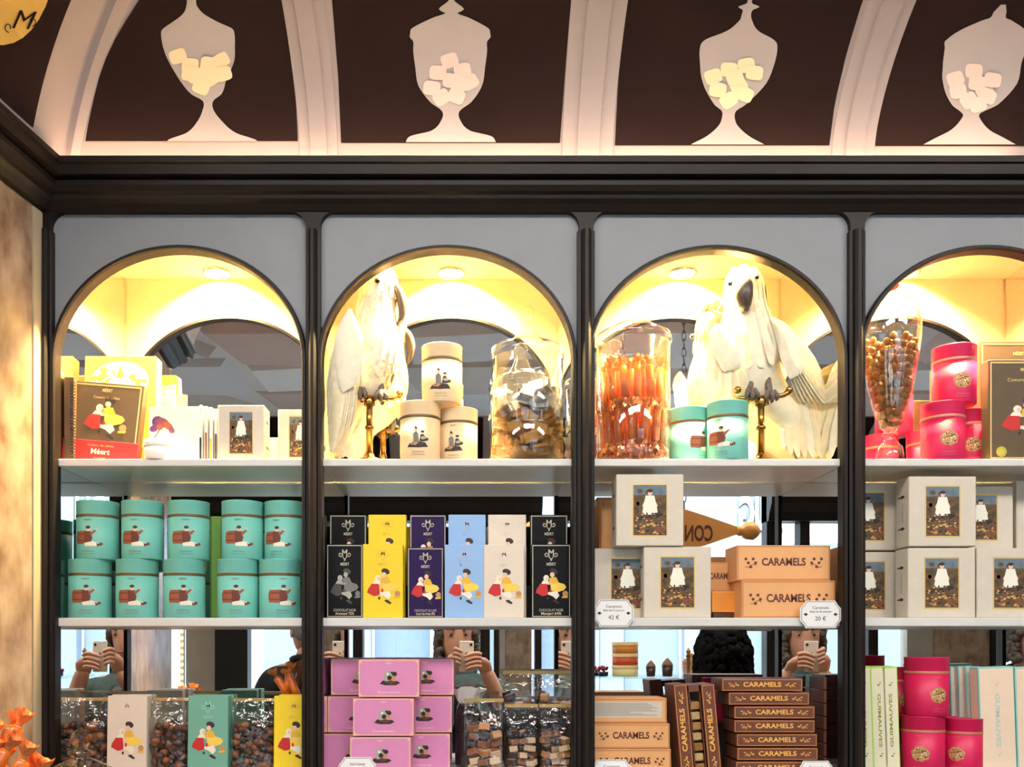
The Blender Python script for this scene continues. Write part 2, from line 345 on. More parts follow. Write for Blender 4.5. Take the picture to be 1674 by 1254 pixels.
panels = [
    (lambda u: lerp([(0, 138), (34, 141), (90, 153), (145, 167), (200, 193), (255, 228), (275, 240)], u), lambda u: lerp([(0, 488), (155, 481), (255, 467), (275, 464)], u), 24, U1, MALLOW_Y, [(292, 93), (312, 108), (322, 125), (312, 122), (343, 106), (362, 100), (348, 128), (330, 143), (366, 122), (334, 122)]),
    (lambda u: lerp([(0, 559), (20, 558), (130, 553), (255, 543), (275, 541)], u), lambda u: lerp([(0, 914), (20, 915), (130, 923), (255, 934), (275, 936)], u), 21, U2, MALLOW_P, [(735, 100), (716, 120), (756, 116), (706, 145), (738, 133), (768, 135), (722, 160), (746, 158), (752, 140)]),
    (lambda u: lerp([(0, 1003), (17, 1005), (130, 1011), (255, 1024), (275, 1027)], u), lambda u: lerp([(0, 1355), (15, 1355), (85, 1364), (170, 1384), (255, 1410), (275, 1418)], u), 17, U3, MALLOW_Y, [(1165, 126), (1191, 115), (1219, 108), (1232, 120), (1172, 148), (1207, 142), (1190, 165), (1216, 155), (1200, 128)]),
    (lambda u: lerp([(0, 1429), (15, 1430), (85, 1437), (170, 1456), (255, 1487), (275, 1494)], u), lambda u: 1800, 16, U4, MALLOW_P, [(1560, 130), (1590, 117), (1564, 150), (1595, 137), (1620, 132), (1608, 150), (1582, 165), (1612, 158), (1596, 172)])]
for L_, Rr, u0, (urn, q), mm, sweets in panels:
    b = B(); us = [u0] + [u for u in US if u > u0 + 6]; NX = 8
    b.loft([[cpt(L_(u) + (Rr(u) - L_(u)) * k / NX, u, .0015) for k in range(NX + 1)] for u in us], BROWN, caps=False, closed=False)
    pp = b.build('painted_panel', cove)
    urn = smooth_rows(urn); b = B(); ys = sorted(set([r_[0] for r_ in urn] + list(range(0, 690, 23)))); ys = [y for y in ys if urn[0][0] <= y <= urn[-1][0]]
    rings = []
    for y in ys:
        u = 255 - y / q; c = lerp([(r_[0], r_[1]) for r_ in urn], y); h = lerp([(r_[0], r_[2]) for r_ in urn], y) / q
        rings.append([cpt(c + h * t, u, .003) for t in (-1, -.5, 0, .5, 1)])
    b.loft(rings, PALE, caps=False, closed=False); un = b.build('painted_urn', pp)
    b = B(); rr = random.Random(3)
    for k, (mx_, my_) in enumerate(sweets):
        r0 = 14; an = rr.uniform(-.6, .6)
        pts = [(mx_ + r0 * (abs(math.cos(t)) ** .5) * math.copysign(1, math.cos(t)) * math.cos(an) - r0 * .85 * (abs(math.sin(t)) ** .5) * math.copysign(1, math.sin(t)) * math.sin(an), my_ + r0 * (abs(math.cos(t)) ** .5) * math.copysign(1, math.cos(t)) * math.sin(an) + r0 * .85 * (abs(math.sin(t)) ** .5) * math.copysign(1, math.sin(t)) * math.cos(an)) for t in [2 * math.pi * i / 16 + .1 for i in range(16)]]
        b.flat(pts, mm, lambda x, z, l: cpt(x, 255 - z, .0036 + .00035 * l), k % 5, 14)
    b.build('painted_sweets', pp)
# left return: dark panel with yellow cartouche
def lpt(t, u, off=0):
    p = Vector(cpt(mitre_px(u), u)) + LD * t; return (p.x + off, p.y, p.z - off * .4)
b = B(); us = [0] + [u for u in US if u > 4]
b.loft([[lpt(.088 - .0001 * u + k * (.46 - .1) / 6, u, .002) for k in range(7)] for u in us], BROWN, caps=False, closed=False); lp = b.build('painted_panel', lcove)
b = B(); OCHRE = mat('painted_ochre_cartouche', (236, 190, 92), .6, ns=9, na=.12)
b.flat([(.28 + .168 * math.cos(a), min(190 + 150 * math.sin(a), 266)) for a in [2 * math.pi * i / 40 for i in range(40)]], OCHRE, lambda t, u, l: lpt(t, u, .0035), 0, 30); ca = b.build('cartouche', lp)
b = B(); vs, fs = text('M', 30, sheared=.45)
def cz_(dx, dy): return lpt(.158 - .00123 * dx + .000278 * dy, 118 + .727 * dx + .705 * dy, .005)
b.add([cz_(x, z) for x, z in vs], fs, BROWN)
def ribbon(b, pts, w, m, fm):
    for i in range(len(pts) - 1):
        (x0, z0), (x1, z1) = pts[i], pts[i + 1]; L = math.hypot(x1 - x0, z1 - z0) or 1; nx, nz = -(z1 - z0) / L * w, (x1 - x0) / L * w
        b.add([fm(x0 + nx, z0 + nz), fm(x1 + nx, z1 + nz), fm(x1 - nx, z1 - nz), fm(x0 - nx, z0 - nz)], [(0, 1, 2, 3)], m)
for s_ in (-1, 1): ribbon(b, [(s_ * (19 + (7 - .5 * k) * math.cos(-1.6 + k * .6)), s_ * 6 - 6 + (8 - .5 * k) * math.sin(-1.6 + k * .6)) for k in range(10)], .8, BROWN, cz_)
b.build('monogram', ca)
# warm strip light lying on the cornice ledge, behind its front lip
ly_, lz_ = -.036, Z(268, -.05) + .004
led = thing('strip_light', 'warm strip light lying along the ledge behind the cornice lip', 'lamp', (0, ly_, lz_))
b = B(); b.box(X(130), X(1850), -.005, .005, -.003, .002, mat('lit_strip', (255, 214, 150), .5, emit=2)); b.build('led_strip', led)
area('strip_lamp', (X(850), ly_, lz_ + .003), (R(180 - 10), 0, 0), X(1650) - X(60), .01, LED_W, (1, .62, .36), 175)
area('strip_lamp_return', (X(90) - .04, -.2, lz_ + .003), (R(180), 0, 0), .01, .3, LED_W * .65, (1, .55, .22), 175)
# ================================================================ left stone pilaster
b = B()
q0 = Vector((X(69), 0, 0)); q1 = q0 + LD * .42; zt = Z(333, 0) + .03
def lw(t0, t1, z0, z1, th, m, b):
    a = q0 + LD * t0; c = q0 + LD * t1; n = Vector((1, -.145, 0)) * th
    pts = [a, c]; vs = [(p + k * n + Vector((0, 0, z)))[:] for z in (z0, z1) for p in pts for k in (0, 1)]
    b.add(vs, [(0, 1, 5, 4), (2, 6, 7, 3), (0, 4, 6, 2), (1, 3, 7, 5), (4, 5, 7, 6), (0, 2, 3, 1)], m)
lw(-.03, .58, 0, zt, -.05, EDGE, b); pil = b.build('wall_left', None, 'structure')
b = B(); lw(.035, .55, .1, Z(352), .004, STONE, b); b.build('stone_panel', pil)
b = B(); lw(.008, .033, 0, Z(352), .006, EDGE, b); b.build('panel_edge', pil)
# ================================================================ the shop around
XL, XR, YF = -2.7, 3.5, -3.46
b = B(); b.box(XL - .3, XR + .3, YF - .1, .3, -.05, 0, mat('stone_floor', (150, 138, 124), .3, ns=3, na=.1)); b.build('floor', None, 'structure')
b = B(); b.box(XL - .3, XR + .3, MY + .022, .4, 0, 3.1, mat('wall_paint', (190, 180, 170), .8, ns=5, na=.05)); b.build('wall_back', None, 'structure')
b = B(); b.box(XL - .2, XL, YF, .2, 0, 3.0, EDGE); b.build('wall_far_left', None, 'structure')
b = B(); b.box(XR, XR + .2, YF, .2, 0, 3.0, EDGE); b.build('wall_right', None, 'structure')
b = B(); b.box(XL - .2, XR + .2, YF - .1, .4, CEIL_Z, CEIL_Z + .1, mat('ceiling_lilac', (222, 220, 226), .8, ns=3, na=.05)); ceil = b.build('ceiling', None, 'structure')
# faceted ceiling plates
tints = [mat('ceiling_tint_%s' % n, c, .8, ns=4, na=.05) for n, c in (('pale', (236, 236, 244)), ('grey', (204, 200, 202)), ('rose', (206, 186, 182)), ('mist', (220, 222, 236)))]
for i in range(8):
    for j in range(5):
        x0 = XL + .1 + i * .76; y0 = -3.05 + j * .5; sk = .22 if (i + j) % 2 else -.22
        b = B(); po = [(x0 + .03, y0 + .02), (x0 + .73, y0 + .02 + sk * .4), (x0 + .73, y0 + .47), (x0 + .03 + sk * .3, y0 + .45)]
        if sk > 0: po = [(x0 + .03, y0 + .02), (x0 + .73, y0 + .12), (x0 + .5, y0 + .47), (x0 + .03, y0 + .4)]
        t_ = .012 + .02 * ((i * 3 + j) % 3)
        b.add([(x, y, CEIL_Z + .002) for x, y in po] + [((x - x0 - .38) * .9 + x0 + .38, (y - y0 - .24) * .9 + y0 + .24, CEIL_Z - t_) for x, y in po], [(4, 7, 6, 5), (0, 4, 5, 1), (1, 5, 6, 2), (2, 6, 7, 3), (3, 7, 4, 0)], tints[(i + 2 * j) % 4])
        b.build('ceiling_plate', ceil)
for x in (-1.1, .15, 1.4):
    t = thing('fill_lamp', 'added flat fill lamp over the shop floor' + {-1.1: ', nearest the left wall', .15: ', middle of three', 1.4: ', nearest the right wall'}[x], 'ceiling light', (x, -1.25, CEIL_Z - .012), (R(14), 0, 0))  # housings for the added fill lamps, outside the mirrored view
    b = B(); b.box(-.49, .49, -.2, .2, -.004, .012, mat('white_metal', (225, 225, 222), .4), .003); b.build('housing', t)
# opposite shopfront : cornice, cove, dark frames, stone panels, glass
ZT = 2.30
b = B()
for x0, x1 in ((XL, .43), (1.8, XR)): b.prism([(YF - .1, ZT), (YF + .03, ZT), (YF + .05, ZT + .05), (YF + .09, ZT + .1), (YF + .1, ZT + .17), (YF + .12, ZT + .18), (YF + .12, ZT + .22), (YF - .1, ZT + .22)], x0, x1, DARK, Matrix(((0, 1, 0, 0), (1, 0, 0, 0), (0, 0, 1, 0), (0, 0, 0, 1))))
b.build('trim_opposite', None, 'structure')
b = B()
for xs in ((XL, XL + 1.5, .43), (1.8, 2.6, XR)):
    rings = []
    for k in range(9):
        a = k / 8 * math.pi / 2; rings.append([(x, YF + .08 + .36 * (1 - math.cos(a)), ZT + .2 + .36 * math.sin(a)) for x in xs])
    b.loft(rings, COVE, caps=False, closed=False)
oc = b.build('ceiling_cove_opposite', None, 'structure')
for x0 in (-2.6, -2.05, -1.5, -.95, -.4, 1.85, 2.35, 2.9):
    b = B(); rings = [[(x, YF + .085 + .36 * (1 - math.cos(a)), ZT + .195 + .36 * math.sin(a)) for x in (x0 + .03, x0 + .47)] for a in [.12 + k * .17 for k in range(8)]]
    b.loft(rings, BROWN, caps=False, closed=False); b.build('painted_panel', oc)
b = B(); b.box(XL, .43, YF - .1, YF, ZT + .1, CEIL_Z + .1, COVE); b.box(1.8, XR, YF - .1, YF, ZT + .1, CEIL_Z + .1, COVE); b.box(XL, XR, YF - .08, YF, 0, .5, DARK); wf = b.build('wall_front', None, 'structure')
def fp(x0, x1, m, y0=-.1, y1=.0, z0=.5, z1=ZT, nm='post'):
    b = B(); b.box(x0, x1, YF + y0, YF + y1, z0, z1, m, .004); return b.build(nm, wf)
for x0, x1 in ((-2.14, -2.09), (-1.9, -1.855), (-1.56, -1.36), (-.72, -.66), (.055, .115), (.14, .17), (.39, .43), (.62, .7), (1.80, 1.9), (2.42, 2.48), (3.17, 3.24)): fp(x0, x1, DARK if x1 - x0 < .15 else BLACK, z1=CEIL_Z if .3 < x0 < 1.85 else ZT)
for x0, x1 in ((-2.09, -1.9), (.21, .37), (2.82, 3.17)): fp(x0, x1, STONE, -.1, -.02, .1, ZT, 'stone_panel')
for x0, x1 in ((-1.74, -1.56), (.17, .21), (2.66, 2.82)): fp(x0, x1, mat('grey_stone', (170, 162, 152), .6, ns=8, na=.06), -.1, -.01, .1, ZT, 'grey_pilaster')
for i, (x0, x1) in enumerate(((-2.7, -2.14), (-1.855, -1.74), (-1.36, -.72), (-.66, .055), (.115, .14), (.43, .62), (.7, 1.8), (1.9, 2.42), (2.48, 2.66), (3.24, 3.5))):
    b = B(); b.box(x0, x1, YF - .06, YF - .055, .5, CEIL_Z if .42 < x0 < 1.7 else ZT, PANE); b.build('window_%d' % (i + 1), None, 'structure')
# bulb strip beside the window
bs = thing('bulb_strip', 'upright strip of small warm bulbs beside the narrow window', 'lamp', (-1.75, YF + .02, .6))
b = B(); b.box(-.012, .012, -.01, .01, 0, 1.6, mat('white_metal'), .002); b.build('housing', bs)
b = B()
for k in range(40): b.ball((0, .014, .03 + k * .04), .011, mat('lit_bulb', (255, 206, 120), .4, emit=5), 8, 5)
b.build('bulbs', bs, 'stuff')
# ---- street
b = B(); b.box(-30, 30, -40, YF - .1, -.12, -.06, mat('street_paving', (170, 168, 164), .8, ns=2, na=.08)); b.build('street', None, 'structure')
fac = thing('building', 'pale blue shop building across the street seen in the mirrors', 'building', (0, -12, -.06))
FB = mat('pale_blue_facade', (140, 156, 176), .7, ns=2, na=.04); FW = mat('white_facade', (236, 236, 234), .7, ns=2, na=.03)
b = B(); b.box(-14, 14, -1, 0, 0, 9, FW); b.build('wall', fac)
b = B(); b.box(-2, 10, 0, .15, 2.9, 4.6, FB, .02); b.build('fascia', fac)
b = B(); b.box(-2, 10, 0, .5, 2.75, 2.9, FW, .01); b.build('ledge', fac)
for k in range(9):
    b = B(); b.box(-1.9 + k * 1.3, -1.55 + k * 1.3, 0, .2, 0, 2.75, FB, .01); b.build('pilaster', fac)
    b = B(); b.box(-1.5 + k * 1.3, -.65 + k * 1.3, 0, .03, .8, 2.5, mat('shop_window_dark', (120, 136, 156), .15), .005); b.build('window', fac)
for k in range(8):
    b = B(); b.box(-12 + k * 1.25, -11.2 + k * 1.25, 0, .03, 1.0, 3.2, mat('shop_window_dark'), .005); b.build('window', fac)
b = B()
write(b, 'UG', 0, 0, .52, BLACK, lambda x, z, l: (4.40 - x, .17, 3.60 + z), bold=.05, width=.5)
write(b, 'UG', 0, 0, .5, mat('white_sign_letter', (250, 252, 250), .5, emit=1.5), lambda x, z, l: (4.38 - x, .2, 3.62 + z), bold=.04, width=.48)
b.build('sign_letters', fac)
lpz = thing('lamp_post', 'brass topped bollard post standing on the street outside', 'post', (1.05, -6.2, -.06))
b = B(); b.lathe([(.06, 0), (.06, .1), (.025, .16), (.02, 1.3), (.035, 1.32), (.02, 1.34), (.04, 1.40), (.03, 1.45), (.01, 1.5)], BRASS, 14); b.build('shaft', lpz)
# ================================================================ printed pictures (flat artwork on the packages)
INK = mat('dark_ink', (44, 30, 28), .6); PAPER = mat('ivory_card', (222, 208, 190), .6, ns=30, na=.02)
RED = mat('print_red', (196, 40, 38), .6); YEL = mat('print_ochre', (226, 176, 52), .6); SKIN_P = mat('print_skin', (232, 188, 160), .6)
CRM = mat('print_cream', (236, 226, 206), .6); HAIRP = mat('print_dark_hair', (52, 38, 34), .6); TAN_P = mat('print_tan', (190, 140, 90), .6)
G1 = mat('print_grey', (120, 116, 110), .6); G2 = mat('print_light_grey', (170, 166, 156), .6); G3 = mat('print_dark_grey', (70, 66, 64), .6)
def nm(pts): return [((p - 80) / 490, (1000 - q) / 560) for p, q in pts]
DUO = [('hair', nm(ell(348, 502, 62, 44, 14, .35))), ('skin', nm(ell(326, 552, 34, 38))), ('cream', nm(ell(236, 604, 42, 48))), ('skin', nm(ell(250, 612, 22, 28))),
       ('cream', nm([(160, 690), (190, 640), (262, 645), (285, 680), (262, 700)])), ('red', nm([(150, 688), (252, 690), (268, 850), (235, 866), (180, 876), (80, 822), (100, 760)])),
       ('yellow', nm([(285, 604), (340, 585), (385, 590), (432, 690), (335, 712), (268, 690)])), ('yellow2', nm([(300, 700), (430, 672), (505, 695), (535, 740), (500, 785), (420, 812), (305, 795)])),
       ('skin', nm([(262, 690), (330, 676), (335, 692), (270, 706)])), ('cream', nm([(265, 815), (400, 800), (432, 870), (385, 925), (330, 876), (262, 850)])),
       ('hair', nm([(328, 940), (378, 928), (438, 980), (412, 996), (350, 962)])), ('hair', nm([(240, 890), (272, 884), (270, 925), (244, 928)])), ('tan', nm(ell(520, 838, 42, 44))),
       ('yellow', nm([(470, 880), (562, 868), (556, 902), (470, 906)])), ('red', nm(ell(300, 790, 16, 30)))]
C_COL = dict(hair=HAIRP, skin=SKIN_P, cream=CRM, red=RED, yellow=YEL, yellow2=mat('print_yellow', (240, 204, 84), .6), tan=TAN_P)
C_GREY = dict(hair=G3, skin=G2, cream=G2, red=G3, yellow=G1, yellow2=G1, tan=G1)
def duo(b, cx, z0, w, h, fm, pal=C_COL, ml=None):
    for i, (c, pts) in enumerate(DUO): b.flat([(cx + (x - .5) * w, z0 + z * h) for x, z in pts], pal[c], fm, 1 + i * .35, ml)
def emblem(b, cx, cz, h, m, fm):
    """curled monogram over a word"""
    write(b, 'M', cx, cz + h * .12, h * .46, m, fm, bold=.01)
    for s_ in (-1, 1):
        ribbon(b, [(cx + s_ * h * (.36 + (.17 - .011 * k) * math.cos(-2.4 + k * .55)), cz + h * (.02 + (.17 - .011 * k) * math.sin(-2.4 + k * .55))) for k in range(12)], h * .03, m, lambda x, z: fm(x, z, 1))
        ribbon(b, [(cx + s_ * h * .2 * math.sin(k * .5), cz + h * (-.34 + .13 * k * .8)) for k in range(6)], h * .028, m, lambda x, z: fm(x, z, 1.1))
    b.flat(ell(cx, cz - h * .36, h * .06, h * .09, 8), m, fm, 1)
    write(b, 'MÉERT', cx, cz - h * .68, h * .2, m, fm, bold=.02, width=h * .72)
GARD = [mat('print_foliage', (52, 54, 36), .7, ns=110, rgb2=(116, 84, 54)), mat('print_sky', (112, 128, 140), .7, ns=60, na=.2), mat('print_white_dress', (236, 232, 216), .6), mat('print_flower_brown', (134, 74, 46), .7), mat('print_flower_gold', (206, 160, 92), .7), mat('print_flower_dark', (44, 36, 34), .7)]
def garden(b, cx, cz, w, h, fm, seed=1):
    r = random.Random(seed)
    b.flat(rect(cx - w * .54, cx + w * .54, cz - h * .53, cz + h * .53), GOLD, fm, .6)
    b.flat(rect(cx - w / 2, cx + w / 2, cz - h / 2, cz + h / 2), GARD[0], fm, 1)
    b.flat(rect(cx - w / 2, cx + w / 2, cz + h * .3, cz + h / 2), GARD[1], fm, 1.3)
    for k in range(8): b.flat(ell(cx + r.uniform(-.42, .42) * w, cz + h * r.uniform(.12, .42), w * .09, h * .05, 7), GARD[r.choice((0, 0, 3))], fm, 1.6)
    b.flat([(cx - w * .23, cz - h * .04), (cx - w * .19, cz + h * .12), (cx - w * .13, cz + h * .29), (cx + w * .13, cz + h * .29), (cx + w * .19, cz + h * .12), (cx + w * .23, cz - h * .04), (cx + w * .16, cz - h * .09), (cx - w * .16, cz - h * .09)], GARD[2], fm, 2)
    b.flat(ell(cx, cz + h * .34, w * .07, h * .06, 9), SKIN_P, fm, 2.2); b.flat(ell(cx, cz + h * .385, w * .09, h * .035, 9), HAIRP, fm, 2.4)
    for s_ in (-1, 1): b.flat([(cx + s_ * w * .11, cz + h * .26), (cx + s_ * w * .24, cz + h * .08), (cx + s_ * w * .18, cz + h * .05)], SKIN_P, fm, 1.9)
    for k in range(105):
        zz_ = r.uniform(-.48, -.06); m = GARD[5] if zz_ > -.2 and r.random() < .6 else GARD[4] if -.34 < zz_ < -.22 and r.random() < .7 else r.choice(GARD[3:] + [GARD[0], GARD[3]])
        b.flat(ell(cx + r.uniform(-.45, .45) * w, cz + zz_ * h, w * .04 * r.uniform(.6, 1.6), h * .018 * r.uniform(.6, 1.5), 6), m, fm, 2.4 + k * .02)
def ff(d): return lambda x, z, l: (x, -d / 2 - .0002 - .00012 * l, z)
# ================================================================ package builders (parts are made once per kind and shared)
def carton(w, d, h, m, bev=.0012, lid=None):
    b = B(); b.box(-w / 2, w / 2, -d / 2, d / 2, 0, h, m, bev); return b
def bar_parts(m, border_m, ink, pal, lines, w=.0785, h=.137, d=.02):
    def fn():
        out = [('carton', carton(w, d, h, m))]
        b = B(); f = ff(d)
        if border_m: border(b, -w / 2 + .0015, w / 2 - .0015, .002, h - .002, .0016, border_m, f)
        emblem(b, 0, h * .855, .026, ink, f); out.append(('emblem', b))
        b = B(); duo(b, .002, h * .185, w * .84, h * .5, f, pal); out.append(('illustration', b))
        if lines:
            b = B(); write(b, lines[0], 0, h * .105, .0048, ink, f, width=w * .62); write(b, lines[1], 0, h * .06, .0048, ink, f, width=w * .52, bold=.02); out.append(('lettering', b))
        return out
    return fn
def tin_parts(m, art, band, r=.0374, h=.1075, ink=None):
    def cf(x, z, l): a = x / r; q = r + .0003 + .0001 * l; return (q * math.sin(a), -q * math.cos(a), z)
    def fn():
        zl = h * .755
        b = B(); b.lathe([(r * .97, 0), (r, .0015), (r, zl)], m, 32); out = [('canister', b)]
        b = B(); b.lathe([(r + .0004, zl - .004), (r + .0007, zl - .003), (r + .0007, zl), (r + .0004, zl + .001)], band, 32, caps=False); out.append(('band', b))
        b = B(); b.lathe([(r, zl + .0005), (r + .0003, zl + .001), (r + .0003, h - .002), (r + .0009, h - .001), (r + .0004, h), (r * .9, h), (r * .88, h - .0015)], m, 32); out.append(('lid', b))
        b = B(); art(b, r, h, cf)
        write(b, 'MÉERT', 0, h * .66, .003, ink or band, cf, width=.014)
        write(b, 'Guimauves', 0, h * .13, .0028, ink or band, cf, width=.022); write(b, 'chocolat et caramel', 0, h * .085, .002, ink or band, cf, width=.024); out.append(('illustration', b))
        return out
    return fn
BAR_B = mat('print_barrel_brown', (150, 82, 56), .6); BAR_D = mat('print_barrel_dark', (104, 52, 38), .6)
def art_barrel(b, r, h, cf):
    k = .0098; cz = h * .36; Q = lambda pts: [(x * k, cz + z * k) for x, z in pts]
    for i, (m, p) in enumerate([(BAR_B, [(-2.6, -1.1), (-2.8, .2), (-2.5, 1.2), (-.2, 1.3), (0, -1.2)]), (BAR_D, [(-2.72, .5), (-2.65, .7), (-.1, .8), (-.1, .6)]), (BAR_D, [(-2.7, -.6), (-2.75, -.4), (-.1, -.5), (0, -.7)]),
            (BAR_D, [(-.7, 1.1), (.5, 1.2), (.9, 0), (.6, -1.2), (-.6, -1.2)]), (SKIN_P, ell(.15, 1.55, .38, .42)), (HAIRP, ell(.1, 1.9, .45, .3)), (BAR_B, [(.4, .9), (1.5, 1.5), (1.6, 1.3), (.7, .3)]), (SKIN_P, ell(1.6, 1.5, .2, .2, 6)),
            (CRM, [(-.6, -1.0), (1, -.7), (2.4, -1.1), (1.6, -1.6), (-.5, -1.6)]), (BAR_D, [(1.6, -1.0), (2.6, -.9), (2.7, -1.3), (1.7, -1.65)])]): b.flat(Q(p), m, cf, 1 + i * .4, .006)
def art_pair(b, r, h, cf):
    k = .0084; cz = h * .36; Q = lambda pts: [(x * k, cz + z * k) for x, z in pts]
    for i, (m, p) in enumerate([(HAIRP, [(-2.5, -1.9), (-2, -1.2), (-.6, -.7), (1.6, -1.0), (2.2, -1.9), (0, -2.1)]), (TAN_P, [(-1.8, -1.4), (-1, -.6), (.2, -1.0), (-.6, -1.6)]), (G1, [(-1, -.8), (-1.1, 1.0), (-.4, 1.5), (.1, .9), (.2, -.9)]), (SKIN_P, ell(-.45, 1.75, .35, .38)), (HAIRP, [(-.8, 2.0), (-.6, 2.7), (-.2, 2.3), (-.05, 1.9)]),
            (HAIRP, [(.3, -.8), (.5, .7), (1.1, .9), (1.6, .2), (2.3, -.1), (2.2, -.5), (1.2, -.8)]), (SKIN_P, ell(.95, 1.1, .34, .36)), (HAIRP, ell(.95, 1.35, .42, .26)), (G2, [(.4, .1), (1.3, .4), (1.9, -.1), (.9, -.4)])]): b.flat(Q(p), m, cf, 1 + i * .4, .006)
def art_medal(b, r, h, cf):
    k = .0078; cz = h * .36; rr = random.Random(4)
    b.flat([(math.cos(a) * k * 2.0 * (1 + .08 * math.sin(7 * a)), cz + math.sin(a) * k * 1.8 * (1 + .07 * math.cos(9 * a))) for a in [i * math.pi / 18 for i in range(36)]], TAN_P, cf, 1, .006)
    for i in range(46): a = rr.uniform(0, 6.28); q = rr.random() ** .5 * 1.6; b.flat(ell(q * math.cos(a) * k, cz + q * math.sin(a) * k * .9, k * rr.uniform(.12, .3), k * rr.uniform(.1, .2), 6, rr.uniform(0, 3)), (HAIRP, GOLD, CRM, BAR_D, GOLD)[i % 5], cf, 2 + i * .05, .006)
TEAL = mat('teal_card', (116, 194, 180), .5, ns=40, na=.03); CREAMT = mat('cream_card', (236, 208, 164), .5, ns=40, na=.03); PINKT = mat('raspberry_card', (214, 22, 84), .45, ns=40, na=.04)
BANDB = mat('bronze_band', (110, 88, 56), .4, .3); BANDG = mat('dull_gold_band', (206, 130, 100), .4, .2)
TINS = dict(teal=tin_parts(TEAL, art_barrel, BANDB), cream=tin_parts(CREAMT, art_pair, BANDB), pink=tin_parts(PINKT, art_medal, BANDG, ink=BANDG))
def tin(kind, px0, px1, zb, yc, label, group, rot=0, scale=1):
    xc = X((px0 + px1) / 2, yc)
    return spawn('tin_' + kind, TINS[kind], 'canister_tin', label, 'tin', (xc, yc, zb), rot, group, (scale,) * 3)
TH = .1075
def at(px0, px1, yf, d): return X((px0 + px1) / 2, yf), yf + d / 2
# white keepsake boxes with a garden picture
ALB = mat('ivory_linen_card', (210, 199, 182), .65, ns=60, na=.03)
def album_parts(w, h, d, pw, ph, pz=.5):
    def fn():
        out = [('carton', carton(w, d, h, ALB, .0015))]
        b = B(); garden(b, 0, h * pz, pw, ph, ff(d)); out.append(('picture', b))
        b = B()
        for s_ in (-1, 1):
            for z in (.27, .73):
                b.flat(ell(0, h * z, d * .16, .0032, 8), INK, lambda x, z_, l: (s_ * (w / 2 + .0004), x, z_), 1); b.flat([(-d * .34, h * z - .001), (d * .34, h * z - .0014), (d * .3, h * z + .0014)], INK, lambda x, z_, l: (s_ * (w / 2 + .0003), x, z_), 1)
            b.flat(rect(-.0035, .0035, h * .36, h * .64), mat('print_faded_grey', (176, 176, 168), .6), lambda x, z_, l: (s_ * (w / 2 + .0003), x, z_), 1)
        out.append(('spine_print', b)); return out
    return fn
def album(key, px0, px1, zb, yf, dims, label, group, rot=0):
    x, y = at(px0, px1, yf, dims[2]); return spawn('album_%s' % key, None if 'album_' + key in PROTO else album_parts(*dims), 'keepsake_box', label, 'box', (x, y, zb), rot, group)
# caramel cartons
PEACH = mat('peach_card', (228, 168, 110), .55, ns=40, na=.03); PEACH_D = mat('peach_card_edge', (196, 132, 80), .6); CHOC = mat('chestnut_card', (112, 62, 40), .5, ns=40, na=.06); CINK = mat('maroon_ink', (98, 48, 34), .6); CGOLD = mat('orange_gold_print', (236, 176, 84), .5)
def caramel_parts(w, h, d, base, line, ink, label=False, flor=1):
    def fn():
        f = ff(d); out = [('carton', carton(w, d, h, base, .001))]
        b = B(); border(b, -w / 2 + .0012, w / 2 - .0012, .0012, h - .0012, min(.0022, h * .05), line, f)
        for k in range(3):
            for s_ in (-1, 1): b.flat(rect(-d / 2 + .003 + k * d * .3, -d / 2 + .0042 + k * d * .3, .002, h - .002), line, lambda x, z, l: (s_ * (w / 2 + .0003), x, z), 1)
        out.append(('border', b)); b = B()
        if label:
            b.flat(rect(-w * .47, w * .44, h * .22, h * .85), mat('ingredient_label', (206, 194, 178), .6), f, 1)
            r = random.Random(5)
            for k in range(9): b.flat(rect(-w * .45, -w * .45 + w * .85 * r.uniform(.55, 1), h * (.77 - k * .058), h * (.79 - k * .058)), G1, f, 2)
            out.append(('ingredient_label', b))
        else:
            write(b, 'CARAMELS', 0, h * .52, min(h * .36, w * .082), ink, f, width=w * .47, bold=.03)
            for s_ in (-1, 1):
                for k in range(5 * flor):
                    b.flat(ell(s_ * w * (.30 + .026 * k), h * (.5 + .13 * math.sin(k * 2.1)), w * .017, h * .045, 6, s_ * k * .8), ink, f, 1.5)
                ribbon(b, [(s_ * w * (.29 + .03 * k), h * (.42 + .05 * math.sin(k * 1.4))) for k in range(5)], w * .003, ink, lambda x, z: f(x, z, 1.2))
            out.append(('lettering', b))
        return out
    return fn
def price_tag(px0, px1, py0, py1, yf, lines, label, lean=-12):
    y = yf; w = WD(px1 - px0, y); h = WD(py1 - py0, y)
    t = thing('price_tag', label, 'price tag', (X((px0 + px1) / 2, y), y, Z(py1, y)), (R(lean), 0, 0), 'price tags on the shelves')
    W_ = [(-.5, .28), (-.4, .12), (-.36, 0), (.36, 0), (.4, .12), (.5, .28), (.5, .72), (.4, .88), (.36, 1), (-.36, 1), (-.4, .88), (-.5, .72)]
    b = B(); b.prism([(x * w, z * h) for x, z in W_], 0, .0016, mat('white_plastic', (232, 230, 228), .3)); b.build('card', t)
    b = B(); f = lambda x, z, l: (x, -.0002 - .0001 * l, z)
    for p, q in zip(W_, W_[1:] + W_[:1]): ribbon(b, [(p[0] * w * .93, h * (.5 + (p[1] - .5) * .92)), (q[0] * w * .93, h * (.5 + (q[1] - .5) * .92))], .0005, G1, lambda x, z: f(x, z, 1))
    for s_ in (-1, 1): b.flat([(s_ * w * .42, h * .5), (s_ * w * .36, h * .56), (s_ * w * .31, h * .5), (s_ * w * .36, h * .44)], INK, f, 1)
    write(b, lines[0], 0, h * .74, h * .1, INK, f, width=w * .4); write(b, lines[1], 0, h * .6, h * .07, INK, f, width=w * .52); write(b, lines[2], 0, h * .34, h * .15, INK, f)
    b.build('lettering', t)
